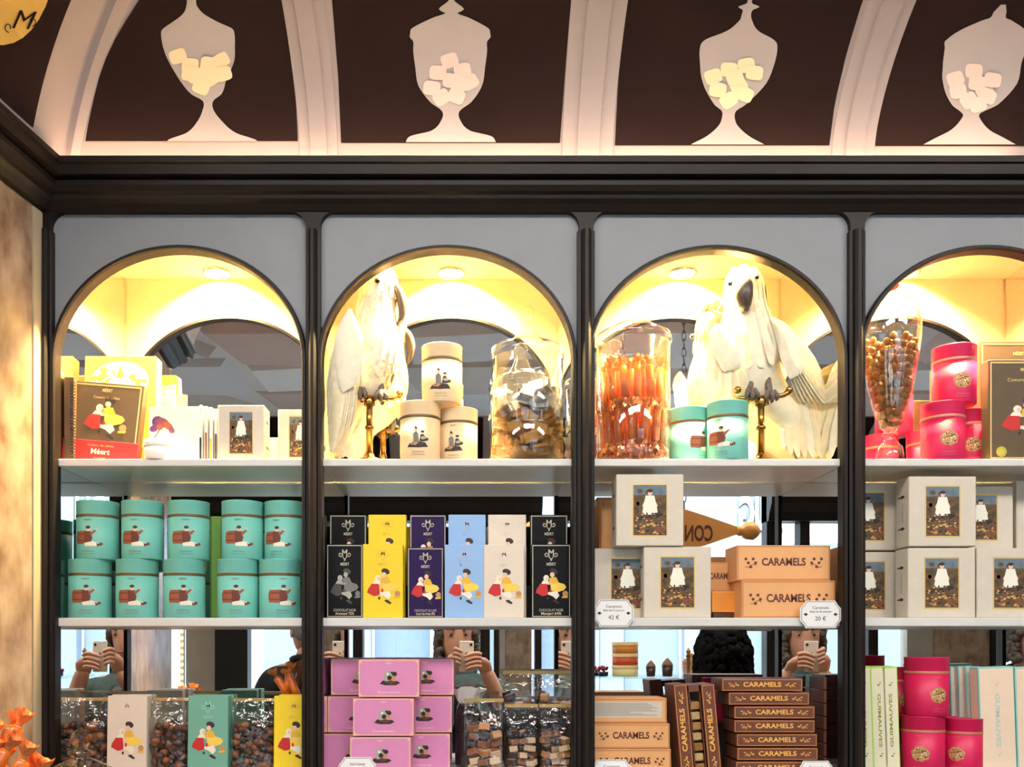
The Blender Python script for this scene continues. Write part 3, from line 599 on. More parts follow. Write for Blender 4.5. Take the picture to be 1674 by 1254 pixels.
# ================================================================ bay 1, shelf of the arch
SB = 'boxes on the lit shelf of the left niche'
YB = mat('amber_book_cover', (222, 160, 70), .5, ns=14, na=.12)
bk = thing('picture_book', 'amber picture book with floral crest standing behind the dark gold-edged box', 'book', (X(192, .09), .105, Z1), (R(-4), 0, 0))
w, h = WD(118, .09), WD(186, .09)
b = B(); b.box(-w / 2, w / 2, -.014, .014, 0, h, YB, .0015); b.build('cover', bk)
b = B(); b.box(w / 2 - .002, w / 2 + .002, -.011, .011, .003, h - .003, mat('page_edges', (240, 224, 150), .7, ns=200, na=.08, stretch=(1, 30, 1))); b.build('pages', bk)
b = B(); f = ff(.028); b.flat(ell(0, h * .78, w * .4, h * .17, 24), CRM, f, .6); rr = random.Random(2)
for k in range(26): a = rr.uniform(0, 6.28); q = rr.uniform(.45, 1); b.flat(ell(w * .36 * q * math.cos(a), h * .8 + h * .1 * q * math.sin(a), w * .05, h * .018, 7, a), (mat('print_orange', (214, 122, 50), .6), YEL, mat('print_olive', (120, 110, 50), .6), TAN_P)[k % 4], f, 1 + k * .05)
b.flat(ell(0, h * .75, w * .17, h * .05), PAPER, f, 3); b.flat([(-w * .06, h * .8), (0, h * .92), (w * .06, h * .8)], YEL, f, 3.4); b.build('illustration', bk)
bx = thing('chocolate_box', 'dark brown gold-edged box with red band leaning in the left niche', 'box', (X(160, .035), .05, Z1), (R(-5), R(4.5), 0))
w, h = WD(119, .04), WD(133, .04); DKB = mat('dark_olive_card', (92, 72, 46), .5, ns=40, na=.06)
b = B(); b.box(-w / 2, w / 2, -.009, .012, 0, h, DKB, .001); b.build('carton', bx)
f = lambda x, z, l: (x, -.0092 - .00012 * l, z)
b = B(); border(b, -w / 2 + .004, w / 2 - .004, .004, h - .004, .0026, GOLD, f); b.build('border', bx)
b = B(); duo(b, .004, h * .28, w * .6, h * .56, f); b.build('illustration', bx)
b = B(); b.box(-w / 2 - .001, w / 2 + .001, -.0105, .0135, 0, h * .26, mat('red_band_card', (206, 36, 40), .5), .0006); f2 = lambda x, z, l: (x, -.0107 - .00012 * l, z)
write(b, 'Coeurs de sables', 0, h * .2, .004, GOLD, f2, width=w * .36); write(b, 'Méert', 0, h * .12, .010, CRM, f2, bold=.02); write(b, 'chocolatier', 0, h * .045, .003, GOLD, f2, width=w * .17); b.build('band', bx)
b = B(); write(b, 'MÉERT', 0, h * .9, .006, GOLD, f, width=w * .14, bold=.02); write(b, 'Coeurs de sables', 0, h * .81, .005, GOLD, f, width=w * .36); b.build('lettering', bx)
nb = thing('notebook', 'dark spiral-bound notebook standing at the left mirror behind the gold-edged box', 'notebook', (X(106, .03), .075, Z1), (0, 0, R(8)))
b = B(); b.box(-.009, .009, -.04, .04, 0, WD(138, .04), mat('brown_board', (96, 66, 40), .6, ns=30, na=.1), .001); b.build('cover', nb)
b = B()
for k in range(26): b.tube([(.009, -.041, .006 + k * .0055), (.012, -.044, .007 + k * .0055), (.009, -.046, .008 + k * .0055), (.003, -.044, .007 + k * .0055)], .0008, BLACK, 5)
b.build('spiral', nb, 'stuff')
gc = thing('greeting_card', 'tall pale yellow card standing behind the picture book', 'card', (X(262, .12), .142, Z1), (R(-3), 0, R(-28)))
b = B(); b.box(-.02, .02, -.003, .003, 0, .172, mat('pale_yellow_card', (240, 226, 160), .6), .0006); b.build('card', gc)
b = B(); border(b, -.018, .018, .004, .168, .0012, GOLD, lambda x, z, l: (x, -.0032 - .0001 * l, z)); b.build('border', gc)
wb = thing('gift_box', 'white gift box with violet flower print in the left niche', 'box', (X(288, .04), .068, Z1), (0, 0, R(-4)))
w, h = WD(96, .04), WD(92, .04); WHT = mat('white_card', (238, 234, 226), .55, ns=50, na=.02)
b = B(); b.box(-w / 2, w / 2, -.02, .022, 0, h, WHT, .0012); b.build('carton', wb)
b = B(); f = lambda x, z, l: (x, -.0202 - .00012 * l, z); VIO = mat('print_violet', (92, 48, 110), .6)
for k, (x, z, rx, rz, ro) in enumerate([(-.34, .74, .1, .1, .5), (-.24, .72, .12, .08, -.5), (-.15, .66, .1, .06, -.7), (-.40, .62, .08, .06, .4), (-.09, .58, .06, .05, -.9), (-.3, .64, .06, .05, 0)]): b.flat(ell(x * w, z * h, rx * w, rz * h, 12, ro), (VIO, mat('print_plum', (120, 62, 90), .6), mat('print_rust', (150, 80, 50), .6))[k % 3], f, 1 + k * .3)
ribbon(b, [(-.3 * w, h * .6), (-.36 * w, h * .5), (-.41 * w, h * .42)], .0008, INK, lambda x, z: f(x, z, 3)); b.build('illustration', wb)
rd = thing('round_box', 'small low round white box in front of the violet flower box', 'box', (X(258, .03), .032, Z1))
b = B(); b.lathe([(.024, 0), (.0245, .001), (.0245, .026)], WHT, 24); b.build('base', rd)
b = B(); b.lathe([(.0255, .024), (.0258, .025), (.0258, .035), (.024, .0365), (.0, .0368)], WHT, 24, caps=False); b.build('lid', rd)
for k, (p, hh) in enumerate([(327, 92), (336, 90), (344, 88), (352, 86)]):
    w = WD(5.4, .03)
    t = thing('thin_album', ['first thin pale album standing right of the white flower box', 'second thin pale album right of the white flower box', 'third thin pale album right of the white flower box', 'thin pale album pressed against the small keepsake box'][k], 'book', (X(p, .03), .075, Z1), 0, 'thin albums in the left niche')
    b = B(); b.box(-w / 2, w / 2, -.042, .045, 0, WD(hh, .03), WHT, .0008); b.build('cover', t)
    b = B(); b.flat(rect(-w * .3, w * .3, .004 + .0 * k, WD(hh, .03) * (.42 + .1 * (k % 2))), (INK, GARD[3], YEL, GARD[0])[k], lambda x, z, l: (x, -.0424, z)); b.build('spine_print', t)
album('s1', 356, 432, Z1, .028, (WD(76, .028), WD(91, .028), .045, WD(37, .028), WD(67, .028)), 'small white keepsake box with garden picture in the left niche', None, 0)
album('s1', 453, 530, Z1, .06, (0, 0, .045), 'small white keepsake box partly hidden by the post at the niche edge', None, 0)
# ================================================================ bay 1, middle shelf : teal tins
low = [(112, 183), (191, 258), (268, 335), (357, 422), (424, 491)]; high = [(127, 193), (200, 267), (275, 342), (363, 430), (436, 496)]
NTH = ['first', 'second', 'third', 'fourth', 'fifth', 'sixth', 'seventh']
for k, (a, c) in enumerate(low): tin('teal', a, c, Z2, .052, 'teal tin with barrel print, %s from the left in the lower row' % NTH[k], 'teal tins on the middle shelf', R((11, 5, 14, 7, 21)[k]))
for k, (a, c) in enumerate(high): tin('teal', a, c, Z2 + TH + .0002, (.056, .054, .056, .055, .062)[k], 'teal tin with barrel print, %s from the left in the upper row' % NTH[k], 'teal tins on the middle shelf', R((-5, -2, 10, 3, -13)[k]))
lg = thing('marshmallow_box', 'lime green box standing behind the teal tins', 'box', (X(353, .11), .12, Z2), (0, 0, R(10)))
b = B(); b.box(-.011, .011, -.02, .02, 0, WD(168, .1), mat('lime_card', (150, 200, 90), .55, ns=40, na=.04), .001); b.build('carton', lg)
b = B(); border(b, -.0095, .0095, .003, WD(168, .1) - .003, .001, BANDB, ff(.04)); b.build('border', lg)
# ================================================================ bay 2, arch shelf : cream tins
tin('cream', 654, 720, Z1, .052, 'cream tin with two-figure print, lower left of the stack of three', 'cream tins', R(-3))
tin('cream', 720, 779, Z1, .078, 'cream tin with two-figure print, lower right of the stack of three', 'cream tins', R(-15), .96)
tin('cream', 689, 756, Z1 + TH + .0002, .058, 'cream tin with two-figure print on top of the two others', 'cream tins', R(-2))
tin('teal', 1093, 1158, Z1, .078, 'teal tin with barrel print on the lit shelf beside the amber caramel jar', 'teal tins on the lit shelf', R(32), .97)
tin('teal', 1156, 1222, Z1, .047, 'teal tin with barrel print on the lit shelf in front of the cockatoo', 'teal tins on the lit shelf', R(-34))
# ================================================================ bay 2, middle shelf : chocolate bars
BK = mat('black_card', (15, 12, 13), .5, ns=50, na=.1, spec=.2); YL = mat('yellow_card', (240, 206, 30), .5, ns=50, na=.02); PU = mat('violet_card', (44, 22, 74), .5, ns=50, na=.06, spec=.2); BL = mat('sky_blue_card', (146, 182, 226), .5, ns=50, na=.02)
SILV = mat('silver_foil_print', (196, 186, 160), .4, .3); FAINT_Y = mat('faint_gold_on_yellow', (232, 190, 60), .5); FAINT_B = mat('faint_gold_on_blue', (172, 184, 214), .5); FAINT_W = mat('faint_gold_on_ivory', (222, 204, 190), .5); FAINT_T = mat('faint_print_on_teal', (150, 200, 180), .5)
TEALB = mat('sage_teal_card', (112, 170, 148), .5, ns=50, na=.02)
BARS = {'black_grey': bar_parts(BK, SILV, SILV, C_GREY, ('CHOCOLAT NOIR', 'Araguani 72%')), 'black': bar_parts(BK, SILV, SILV, C_COL, ('CHOCOLAT NOIR', 'Manjari 64%')), 'yellow': bar_parts(YL, None, FAINT_Y, C_COL, None),
        'violet': bar_parts(PU, SILV, SILV, C_COL, ('CHOCOLAT AU LAIT', 'Coeur des Andes 39%')), 'blue': bar_parts(BL, None, FAINT_B, C_COL, None), 'ivory': bar_parts(PAPER, None, FAINT_W, C_COL, None), 'teal': bar_parts(TEALB, None, FAINT_T, C_COL, None)}
def bar(kind, px0, px1, zb, yf, label, group, rot=0, tilt=0, sc=(1, 1, 1)):
    x, y = at(px0, px1, yf, .02); return spawn('bar_' + kind, BARS[kind], 'chocolate_bar', label, 'chocolate bar', (x, y, zb), (tilt, 0, rot), group, sc)
GB = 'boxed chocolate bars on the middle shelf'
fr = [('black_grey', 534, 593, 888), ('yellow', 593, 659, 888), ('violet', 666, 725, 893), ('blue', 727, 791, 889), ('ivory', 791, 857, 889), ('black', 869, 933, 888)]
rs = thing('display_riser', 'dark stepped riser holding the back row of chocolate bars', 'riser', (X(731, .08), .085, Z2))
RH = Z(957, .075) - Z2
b = B(); b.box(X(533, .08) - X(731, .08), X(925, .08) - X(731, .08), -.006, .05, 0, RH - .004, DARK, .001); b.build('body', rs)
b = B(); b.box(X(533, .08) - X(731, .08), X(925, .08) - X(731, .08), -.008, .052, RH - .004, RH, BLACK, .001); b.build('tread', rs)
for k, (kd, a, c, t) in enumerate(fr):
    nm_ = {'black_grey': 'black bar box with grey picture', 'yellow': 'yellow bar box', 'violet': 'violet bar box', 'blue': 'sky-blue bar box', 'ivory': 'ivory bar box', 'black': 'black bar box with coloured picture'}[kd]
    bar(kd, a, c, Z2, .028 if kd != 'violet' else .034, nm_ + ', front row of the middle shelf', GB, 0, 0, (WD(c - a, .028) / .0785, 1, WD(1009 - t, .028) / .137))
    a2, c2 = ((539, 599), (602, 664), (670, 729), (733, 794), (798, 860), (867, 928))[k]
    bar('black' if kd == 'black_grey' else kd, a2, c2, Z2 + RH, .083, nm_.replace('grey picture', 'hidden picture') + ', raised back row behind the %s one in front' % ('same-coloured' if k not in (0, 5) else 'black-and-grey' if k == 0 else 'coloured-picture'), GB, 0, 0, (WD(c2 - a2, .083) / .0785, 1, .98))
    if k in (1, 3, 4): bar(kd, a + 4, c + 3, Z2, .052, nm_ + ' tucked directly behind the front %s one' % kd, GB, 0, 0, (WD(c - a, .05) / .0785, 1, .985))
# ================================================================ bay 3, middle shelf
yf = .03; aw, ah = WD(110, yf), WD(117, yf)
A3 = (aw, ah, .05, WD(54, yf), WD(82, yf))
album('m', 1053, 1162, Z2, .03, A3, 'white keepsake box with garden picture, front of the lower pair', None, 0)
album('m', 972, 1080, Z2, .062, (0, 0, .05), 'white keepsake box set back at the left post under the top one', None, 0)
album('m', 1006, 1119, Z2 + ah + .0005, .026, (0, 0, .05), 'white keepsake box lying on top of the pair of keepsake boxes', None, 0)
pw, ph, pd = WD(153, .03), WD(61, .03), .075
PC = caramel_parts(pw, ph, pd, PEACH, PEACH_D, CINK)
def peach(px0, px1, zb, yf, label, rot=0, sc=(1, 1, 1), key='peach', fn=None):
    x, y = at(px0, px1, yf, pd); return spawn(key, fn or PC, 'caramel_box', label, 'box', (x, y, zb), rot, 'peach caramel boxes', sc)
peach(1213, 1365, Z2, .026, 'peach caramel box at the bottom of the stack of two beside the price tag')
peach(1205, 1357, Z2 + ph + .0004, .032, 'peach caramel box on top of the stack of two', 0, (1, 1, .95))
pb = peach(1150, 1215, Z2 + .052, .085, 'darker peach caramel box lying behind the white keepsake box', 0, (.62, .8, .82))
ob_ = thing('small_carton', 'small bright orange carton between keepsake box and caramel boxes', 'box', (X(1187, .06), .1, Z2))
b = B(); b.box(-.024, .024, -.03, .03, .012, .052, mat('orange_card', (236, 146, 44), .5, ns=40, na=.05), .001); b.build('carton', ob_)
b = B(); b.box(-.021, .021, -.028, .028, 0, .012, mat('chestnut_tray', (84, 48, 34), .6), .001); b.build('tray', ob_)
b = B(); border(b, -.0225, .0225, .0135, .0505, .0012, CGOLD, ff(.06)); b.build('border', ob_)
cb = thing('tall_carton', 'tall plain orange carton standing behind the topmost keepsake box', 'box', (X(1005, .1), .125, Z2))
b = B(); b.box(-.024, .024, -.02, .02, 0, WD(200, .1), PEACH, .001); b.build('carton', cb)
b = B(); border(b, -.022, .022, .003, WD(200, .1) - .003, .0016, PEACH_D, ff(.04)); b.build('border', cb)
price_tag(971, 1036, 980, 1025, .006, ('Caramels', 'Boîte de 72 caramels', '42 €'), 'white octagonal price tag at the left end of the caramel shelf', 0)
price_tag(1308, 1375, 982, 1027, .006, ('Caramels', 'Boîte de 36 caramels', '20 €'), 'white octagonal price tag at the right end of the caramel shelf', 0)
# ================================================================ bay 4, middle shelf
rows4 = [(1485, 1594, 0, .03, 'lower', 'second'), (1598, 1706, 0, .033, 'lower', 'third'), (1365, 1472, 0, .04, 'lower', 'first'), (1487, 1595, 1, .032, 'upper', 'second'), (1560, 1656, 1, .075, 'upper', 'third'), (1364, 1472, 1, .045, 'upper', 'first')]
rows4[2] = (1367, 1473, 0, .1, 'lower', 'first'); rows4[5] = (1366, 1472, 1, .1, 'upper', 'first')
for a, c, lv, y_, rn, nn in rows4:
    wpx = 109 / (1 + 0) * (1 + .03 / D) / (1 + y_ / D)
    t = album('m', a if nn != 'third' or lv == 0 else c - wpx, c, Z2 + lv * (ah + .0006), y_, (0, 0, .05), 'white keepsake box in the right bay, %s from its post in the %s row' % (nn, rn), 'keepsake boxes in the right bay')
    t.scale = (1, 1, .9 if lv == 1 and nn == 'third' else .98)
album('m', 1660, 1770, Z2 + ah + .0006, .09, (0, 0, .05), 'white keepsake box set far back at the picture edge of the right bay', 'keepsake boxes in the right bay')
# ================================================================ bay 4, arch shelf : raspberry tins, dark boxes
tin('pink', 1505, 1577, Z1, .05, 'raspberry tin with gold medallion, lower left of the stack on the lit shelf', 'raspberry tins on the lit shelf', R(-10))
tin('pink', 1552, 1614, Z1, .098, 'raspberry tin with gold medallion, set back at lower right on the lit shelf', 'raspberry tins on the lit shelf', R(-16), .98)
tin('pink', 1524, 1595, Z1 + TH + .0003, .06, 'raspberry tin with gold medallion on top of the stack on the lit shelf', 'raspberry tins on the lit shelf', R(-5))
for px0, px1, pt, yf, lab in ((1602, 1730, 558, .085, 'dark olive gold-edged box at the back of the right niche'), (1616, 1740, 588, .03, 'dark olive gold-edged box with red skirted figure at the front of the right niche')):
    t = thing('chocolate_box', lab, 'box', (X((px0 + px1) / 2, yf), yf + .012, Z1)); w, h = WD(px1 - px0, yf), Z(pt, yf) - Z1
    b = B(); b.box(-w / 2, w / 2, -.012, .012, 0, h, DKB, .001); b.build('carton', t)
    f = ff(.024); b = B(); border(b, -w / 2 + .003, w / 2 - .003, .004, h - .004, .0026, GOLD, f); b.build('border', t)
    b = B(); write(b, 'MÉERT', 0, h * .9, .006, GOLD, f, width=w * .16, bold=.02); write(b, 'Coeurs de sables', .0, h * .8, .006, GOLD, f, width=w * .5); b.build('lettering', t)
    b = B(); duo(b, .0, h * .2, w * .66, h * .44, f); b.flat(ell(-w * .33, h * .09, w * .07, w * .07, 14), mat('print_seal_green', (170, 170, 60), .5), f, 1); b.flat(ell(-w * .33, h * .09, w * .035, w * .035, 10), YEL, f, 2); b.build('illustration', t)
# ================================================================ bottom shelf
# ---- bay 1
GBB = 'boxed chocolate bars on the bottom shelf'
hb = Z(1138, .03) - Z3
def lowbar(kd, a, c, yf, label, pt=1138): bar(kd, a, c, Z3, yf, label, GBB, 0, R(-2), (WD(c - a, yf) / .0785, 1, (Z(pt, yf) - Z3) / .137))
lowbar('ivory', 174, 239, .03, 'ivory bar box on the bottom shelf of the left bay')
lowbar('teal', 306, 372, .03, 'sage-teal bar box on the bottom shelf of the left bay')
lowbar('yellow', 447, 512, .03, 'yellow bar box half hidden by the post, bottom shelf')
for k, (kd, a, c) in enumerate([('ivory', 178, 243), ('teal', 312, 377), ('yellow', 452, 510)]):
    for j in (1, 2): lowbar(kd, a + j * 3, c + j * 3, .03 + .024 * j, '%s bar box %s behind the front %s bar, bottom shelf' % ({'ivory': 'ivory', 'teal': 'sage-teal', 'yellow': 'yellow'}[kd], ('directly', 'second')[j - 1], {'ivory': 'ivory', 'teal': 'sage-teal', 'yellow': 'yellow'}[kd]), 1136)
NUT1 = mat('roasted_nut', (150, 92, 52), .55, ns=60, na=.2); NUT2 = mat('dark_nut', (84, 50, 34), .5, ns=60, na=.2); CLIP = mat('gold_clip_strip', (206, 168, 104), .3, .6)
def bag_film(w, d, h, seed, hc=.62):
    r = random.Random(seed); rings = []
    for i in range(15):
        t = i / 14; fl = 1 if t < hc else max(.06, 1 - ((t - hc) / (1 - hc)) ** 1.0 * .95)
        wv = 1 + (.04 if t > hc else 0); n = 36; ring = []
        for j in range(n):
            a = 2 * math.pi * j / n; e = .45
            x = abs(math.cos(a)) ** e * math.copysign(1, math.cos(a)) * w / 2 * wv; y = abs(math.sin(a)) ** e * math.copysign(1, math.sin(a)) * d / 2 * fl
            k_ = .0028 * (.3 + t); ring.append((x + r.uniform(-k_, k_) * .5, y + r.uniform(-k_, k_), h * t))
        rings.append(ring)
    b = B(); b.loft(rings, FILM, caps=False); b.flat(rect(-w / 2, w / 2, -d / 2, d / 2), FILM, lambda x, z, l: (x, z, .0005)); return b
def nut_bag(a, c, yf, pt, label, seed):
    w = WD(c - a, yf); h = Z(pt, yf) - Z3; d = .05
    t = thing('nut_bag', label, 'bag', (X((a + c) / 2, yf), yf + d / 2, Z3), 0, 'clear bags of nuts'); bag_film(w, d, h, seed).build('film', t)
    r = random.Random(seed); b = B()
    for k in range(120):
        z = h * .6 * (k / 120) + .008; s_ = r.uniform(.007, .010); b.ball((r.uniform(-.42, .42) * w, r.uniform(-.4, .4) * d, z), (s_ * r.uniform(.8, 1.1), s_ * r.uniform(.8, 1), s_ * .8), (NUT1, NUT2, NUT2)[k % 3], 7, 5)
    b.build('nuts', t, 'stuff')
    b = B(); b.box(-w * .5, w * .5, -.002, .002, h - .006, h, CLIP, .0005); b.build('clip_strip', t)
nut_bag(98, 171, .034, 1142, 'clear bag of nuts between the left mirror and the ivory bar', 3)
nut_bag(242, 306, .032, 1142, 'clear bag of nuts between the ivory and sage-teal bars', 4)
nut_bag(376, 446, .032, 1143, 'clear bag of nuts between the sage-teal and yellow bars', 5)
# wrapped caramel sticks
AMB = mat('amber_wrapper', (232, 122, 40), .2, .0, ns=40, rgb2=(190, 84, 24), bump=.6, coat=.6); AMB2 = mat('pale_amber_twist', (240, 170, 104), .15, .35, ns=50, rgb2=(206, 100, 40), bump=.7, coat=.6)
def stick_parts(L=.09, r=.0062):
    def fn():
        b = B(); b.tube([(0, 0, -L / 2), (0, 0, -L / 2 + .004), (0, 0, 0), (0, 0, L / 2 - .004), (0, 0, L / 2)], [r * .4, r, r * 1.04, r, r * .4], AMB, 8); out = [('wrapper', b)]
        rr = random.Random(3)
        for s_ in (-1, 1):
            b = B(); rings = []
            for i, q in enumerate((.45, .5, .8, 1.1, 1.25)): rings.append([(r * q * math.cos(a) * (1 + (.08 * i) * math.sin(5 * a + i)), r * q * math.sin(a) * (1 + (.08 * i) * math.cos(4 * a)), s_ * (L / 2 + r * .55 * i) + r * .12 * i * rr.uniform(-1, 1)) for a in [2 * math.pi * j / 16 for j in range(16)]])
            b.loft(rings, AMB2, caps=False, smooth=False); out.append(('twist', b))
        return out
    return fn
def stick(key, loc, rot, label, group, L=.09, r=.0062): return spawn(key, stick_parts(L, r), 'wrapped_caramel', label, 'candy', loc, rot, group)
for k, (p, q, rz) in enumerate([(462, 1114, -30), (470, 1108, 10), (480, 1116, -22)]): stick('stick_m', (X(p, .12), .125, Z(q, .12) - .012), (R(8), R(rz), 0), ('left', 'middle', 'right')[k] + ' one of three amber wrapped caramels propped behind the yellow bar', 'caramels behind the yellow bar', .05, .008)
for a, c, lab in ((452, 492, 'yellow'),):
    t = thing('candy_pot', 'small dark pot under the amber caramels behind the %s bar' % lab, 'pot', (X((a + c) / 2, .13), .138, Z3)); hh = Z(1140, .13) - Z3
    b = B(); b.lathe([(.016, 0), (.018, hh * .6), (.020, hh), (.018, hh), (.015, hh * .6), (.0, hh * .5)], BLACK, 20, caps=False); b.build('body', t)
    b = B(); b.lathe([(.0195, hh - .002), (.0212, hh), (.0195, hh + .002)], DARK, 20, caps=False); b.build('rim', t)
# ---- bay 2 : pink boxes
PK = mat('orchid_pink_card', (222, 140, 186), .5, ns=50, na=.03); PKE = mat('peach_gold_edge', (236, 184, 150), .5)
qw, qh, qd = WD(99, .03), WD(61, .03), .06
def pink_parts():
    f = ff(qd); out = [('carton', carton(qw, qd, qh, PK, .001))]
    b = B(); border(b, -qw / 2 + .0004, qw / 2 - .0004, .0004, qh - .0004, .0022, PKE, f)
    for sx_ in (-1, 1):
        for sz in (0, 1): b.flat([(sx_ * qw * .485, qh * sz + (1 - 2 * sz) * .002), (sx_ * qw * .485, qh * sz + (1 - 2 * sz) * .010), (sx_ * qw * .43, qh * sz + (1 - 2 * sz) * .002)], PKE, f, 1.2)
    out.append(('border', b)); b = B(); k = .0085; Q = lambda p: [(x * k + .002, qh * .5 + z * k) for x, z in p]
    for i, (m, p) in enumerate([(HAIRP, [(-2.2, -1.2), (-1.6, -.5), (1.6, -.6), (2.2, -1.0), (1.2, -1.5), (-1, -1.5)]), (G2, ell(-.1, .35, 1.35, 1.35, 16)), (INK, ell(.95, .9, .55, .5)), (TAN_P, ell(.5, 0, .7, .6)), (INK, ell(-.1, .1, .5, .5)), (BAR_D, [(-1.3, -.8), (.2, -.4), (1.4, -.9), (.4, -1.3)]), (CRM, ell(-.5, .9, .3, .3)), (INK, ell(.4, 1.2, .25, .25))]): b.flat(Q(p), m, f, 1 + i * .4)
    write(b, 'Guimauves', .0, qh * .13, .005, mat('print_pale_pink', (246, 206, 206), .5), f, width=qw * .36); write(b, 'MÉERT', 0, qh * .9, .0034, mat('print_pale_pink'), f, width=qw * .09); out.append(('illustration', b)); return out
def pinkbox(a, yf, lv, label):
    t = spawn('pinkbox', pink_parts, 'marshmallow_box', label, 'box', (X(a, yf) + qw / 2, yf + qd / 2, Z3 + lv * (qh + .0025)), 0, 'orchid pink boxes'); return t
RW = ['bottom', 'middle', 'top']
for lv, (l0, f0, r0) in enumerate([(530, 572, 635), (536, 577, 638), (541, 586, 641)]):
    pinkbox(f0, .022, lv, 'orchid pink box standing foremost in the %s row of the stack' % RW[lv])
    pinkbox(l0, .0865, lv, 'orchid pink box behind at left in the %s row of the stack' % RW[lv])
    pinkbox(r0, .087, lv, 'orchid pink box behind at right in the %s row of the stack' % RW[lv]).location.x += .006
for lv in range(1, 3):
    pass
# clear bags of chocolates
CH = [mat('milk_chocolate', (150, 92, 58), .4, ns=70, na=.1), mat('dark_chocolate', (56, 34, 28), .35, ns=70, na=.1), mat('caramel_square', (196, 136, 82), .45, ns=70, na=.1), mat('cream_fudge', (222, 192, 160), .5, ns=70, na=.05)]
def choc_bag(a, c, yf, z0, pt, label, seed, n=11):
    w = WD(c - a, yf); h = Z(pt, yf) - z0; d = .04; x = X((a + c) / 2, yf)
    t = thing('chocolate_bag', label, 'bag', (x, yf + d / 2, z0), 0, 'clear bags of chocolates'); bag_film(w, d, h, seed, .5).build('film', t)
    b = B(); b.box(-w * .5, w * .5, -.0025, .0025, h - .007, h, CLIP, .0006); b.build('clip_strip', t)
    r = random.Random(seed)
    for k in range(n):
        ly = k // 3; s_ = w * .19; kd = r.randrange(4)
        def fn(kd=kd):
            b = B(); b.box(-.5, .5, -.5, .5, -.35, .35, CH[kd], .08); out = [('block', b)]; b = B(); b.box(-.42, .42, -.42, .42, .35, .40, CH[(kd + 1) % 4], .02); out.append(('icing', b)); return out
        spawn('choc%d' % kd, fn, 'chocolate', '%s inside %s' % (('milk chocolate square', 'dark chocolate square', 'caramel-coloured square', 'cream-coloured fudge square')[kd], 'the ' + label.replace('clear bag of chocolates', 'clear bag').replace('raised in the back row ', 'raised ')), 'chocolate',
              (x + ((k % 3) - 1) * w * .27 + r.uniform(-.002, .002), yf + d / 2 + r.uniform(-.2, .2) * d, z0 + s_ * .5 + ly * s_ * 1.15), (r.uniform(-.3, .3), r.uniform(-.3, .3), r.uniform(0, 3)), 'chocolates in the clear bags', (s_ * 1.5, s_ * 1.3, s_ * 1.3))
choc_bag(760, 824, .03, Z3, 1143, 'clear bag of chocolates nearest the pink boxes', 11, 17)
choc_bag(827, 881, .032, Z3, 1152, 'clear bag of chocolates in the middle of the front row', 12, 17)
choc_bag(882, 936, .034, Z3, 1152, 'clear bag of chocolates at the post in the front row', 13, 17)
t = thing('display_riser', 'dark block riser under the two back bags of chocolates', 'riser', (X(879, .09), .118, Z3)); hr = Z(1160, .09) - Z3
b = B(); b.box(-.062, .062, -.024, .03, 0, hr - .004, DARK, .001); b.build('body', t)
b = B(); b.box(-.063, .063, -.025, .031, hr - .004, hr, BLACK, .001); b.build('tread', t)
choc_bag(822, 880, .098, Z3 + hr, 1097, 'clear bag of chocolates raised in the back row above the middle bag', 14, 4)
choc_bag(880, 938, .1, Z3 + hr, 1097, 'clear bag of chocolates raised in the back row at the post', 15, 4)
FOIL = mat('silver_foil', (236, 234, 228), .25, .35, ns=60, na=.08, bump=.5)
t = thing('foil_topped_bag', 'dark cellophane bag with crumpled silver foil top beside the pink boxes', 'bag', (X(766, .1), .115, Z3))
b = B(); hh = Z(1150, .1) - Z3; b.lathe([(.024, 0), (.026, .01), (.026, hh * .8), (.018, hh)], mat('dark_cellophane', (34, 28, 26), .2, coat=.5, ns=30, na=.2), 20); b.build('body', t)
b = B(); r = random.Random(9)
b.loft([[((.014 + .007 * i) * math.cos(a) * (1 + r.uniform(-.18, .18)), (.012 + .004 * i) * math.sin(a), hh - .004 + .011 * i + r.uniform(-.004, .004)) for a in [2 * math.pi * j / 22 for j in range(22)]] for i in range(4)], FOIL, caps=False, smooth=False); b.build('foil_top', t)
price_tag(553, 614, 1238, 1282, .008, ('Boîte de Guimauves', 'au chocolat', '18 €'), 'white octagonal price tag below the orchid pink boxes')
# ---- bay 3 : caramel boxes
qx = X(970, .03)
cw, chh = WD(127, .03), WD(41, .03)
P3 = caramel_parts(cw, chh, .075, PEACH, PEACH_D, CINK); P3L = caramel_parts(cw, chh, .075, PEACH, PEACH_D, CINK, True)
for k, (c, lab) in enumerate(((1097, 'bottom'), (1095, 'middle'))):
    spawn('peach_w', P3, 'caramel_box', 'peach caramel box, %s of the stack of three on the bottom shelf' % lab, 'box', (X(c, .03) - cw / 2, .03 + .0375, Z3 + k * (chh + .0006)), 0, 'peach caramel boxes on the bottom shelf')
spawn('peach_l', P3L, 'caramel_box', 'peach caramel box showing its ingredient label on top of the stack', 'box', (X(1090, .034) - cw / 2, .034 + .0375, Z3 + 2 * (chh + .0006)), 0, 'peach caramel boxes on the bottom shelf')
bw, bh = WD(132, .03), WD(20.5, .03)
C7 = caramel_parts(bw, bh, .075, CHOC, mat('tan_line_print', (214, 138, 74), .5), CGOLD)
x1s = [1335, 1337, 1336, 1332, 1332, 1323, 1311, 1314]; step = WD(22.6, .03)
ztop0 = Z(1132, .03)
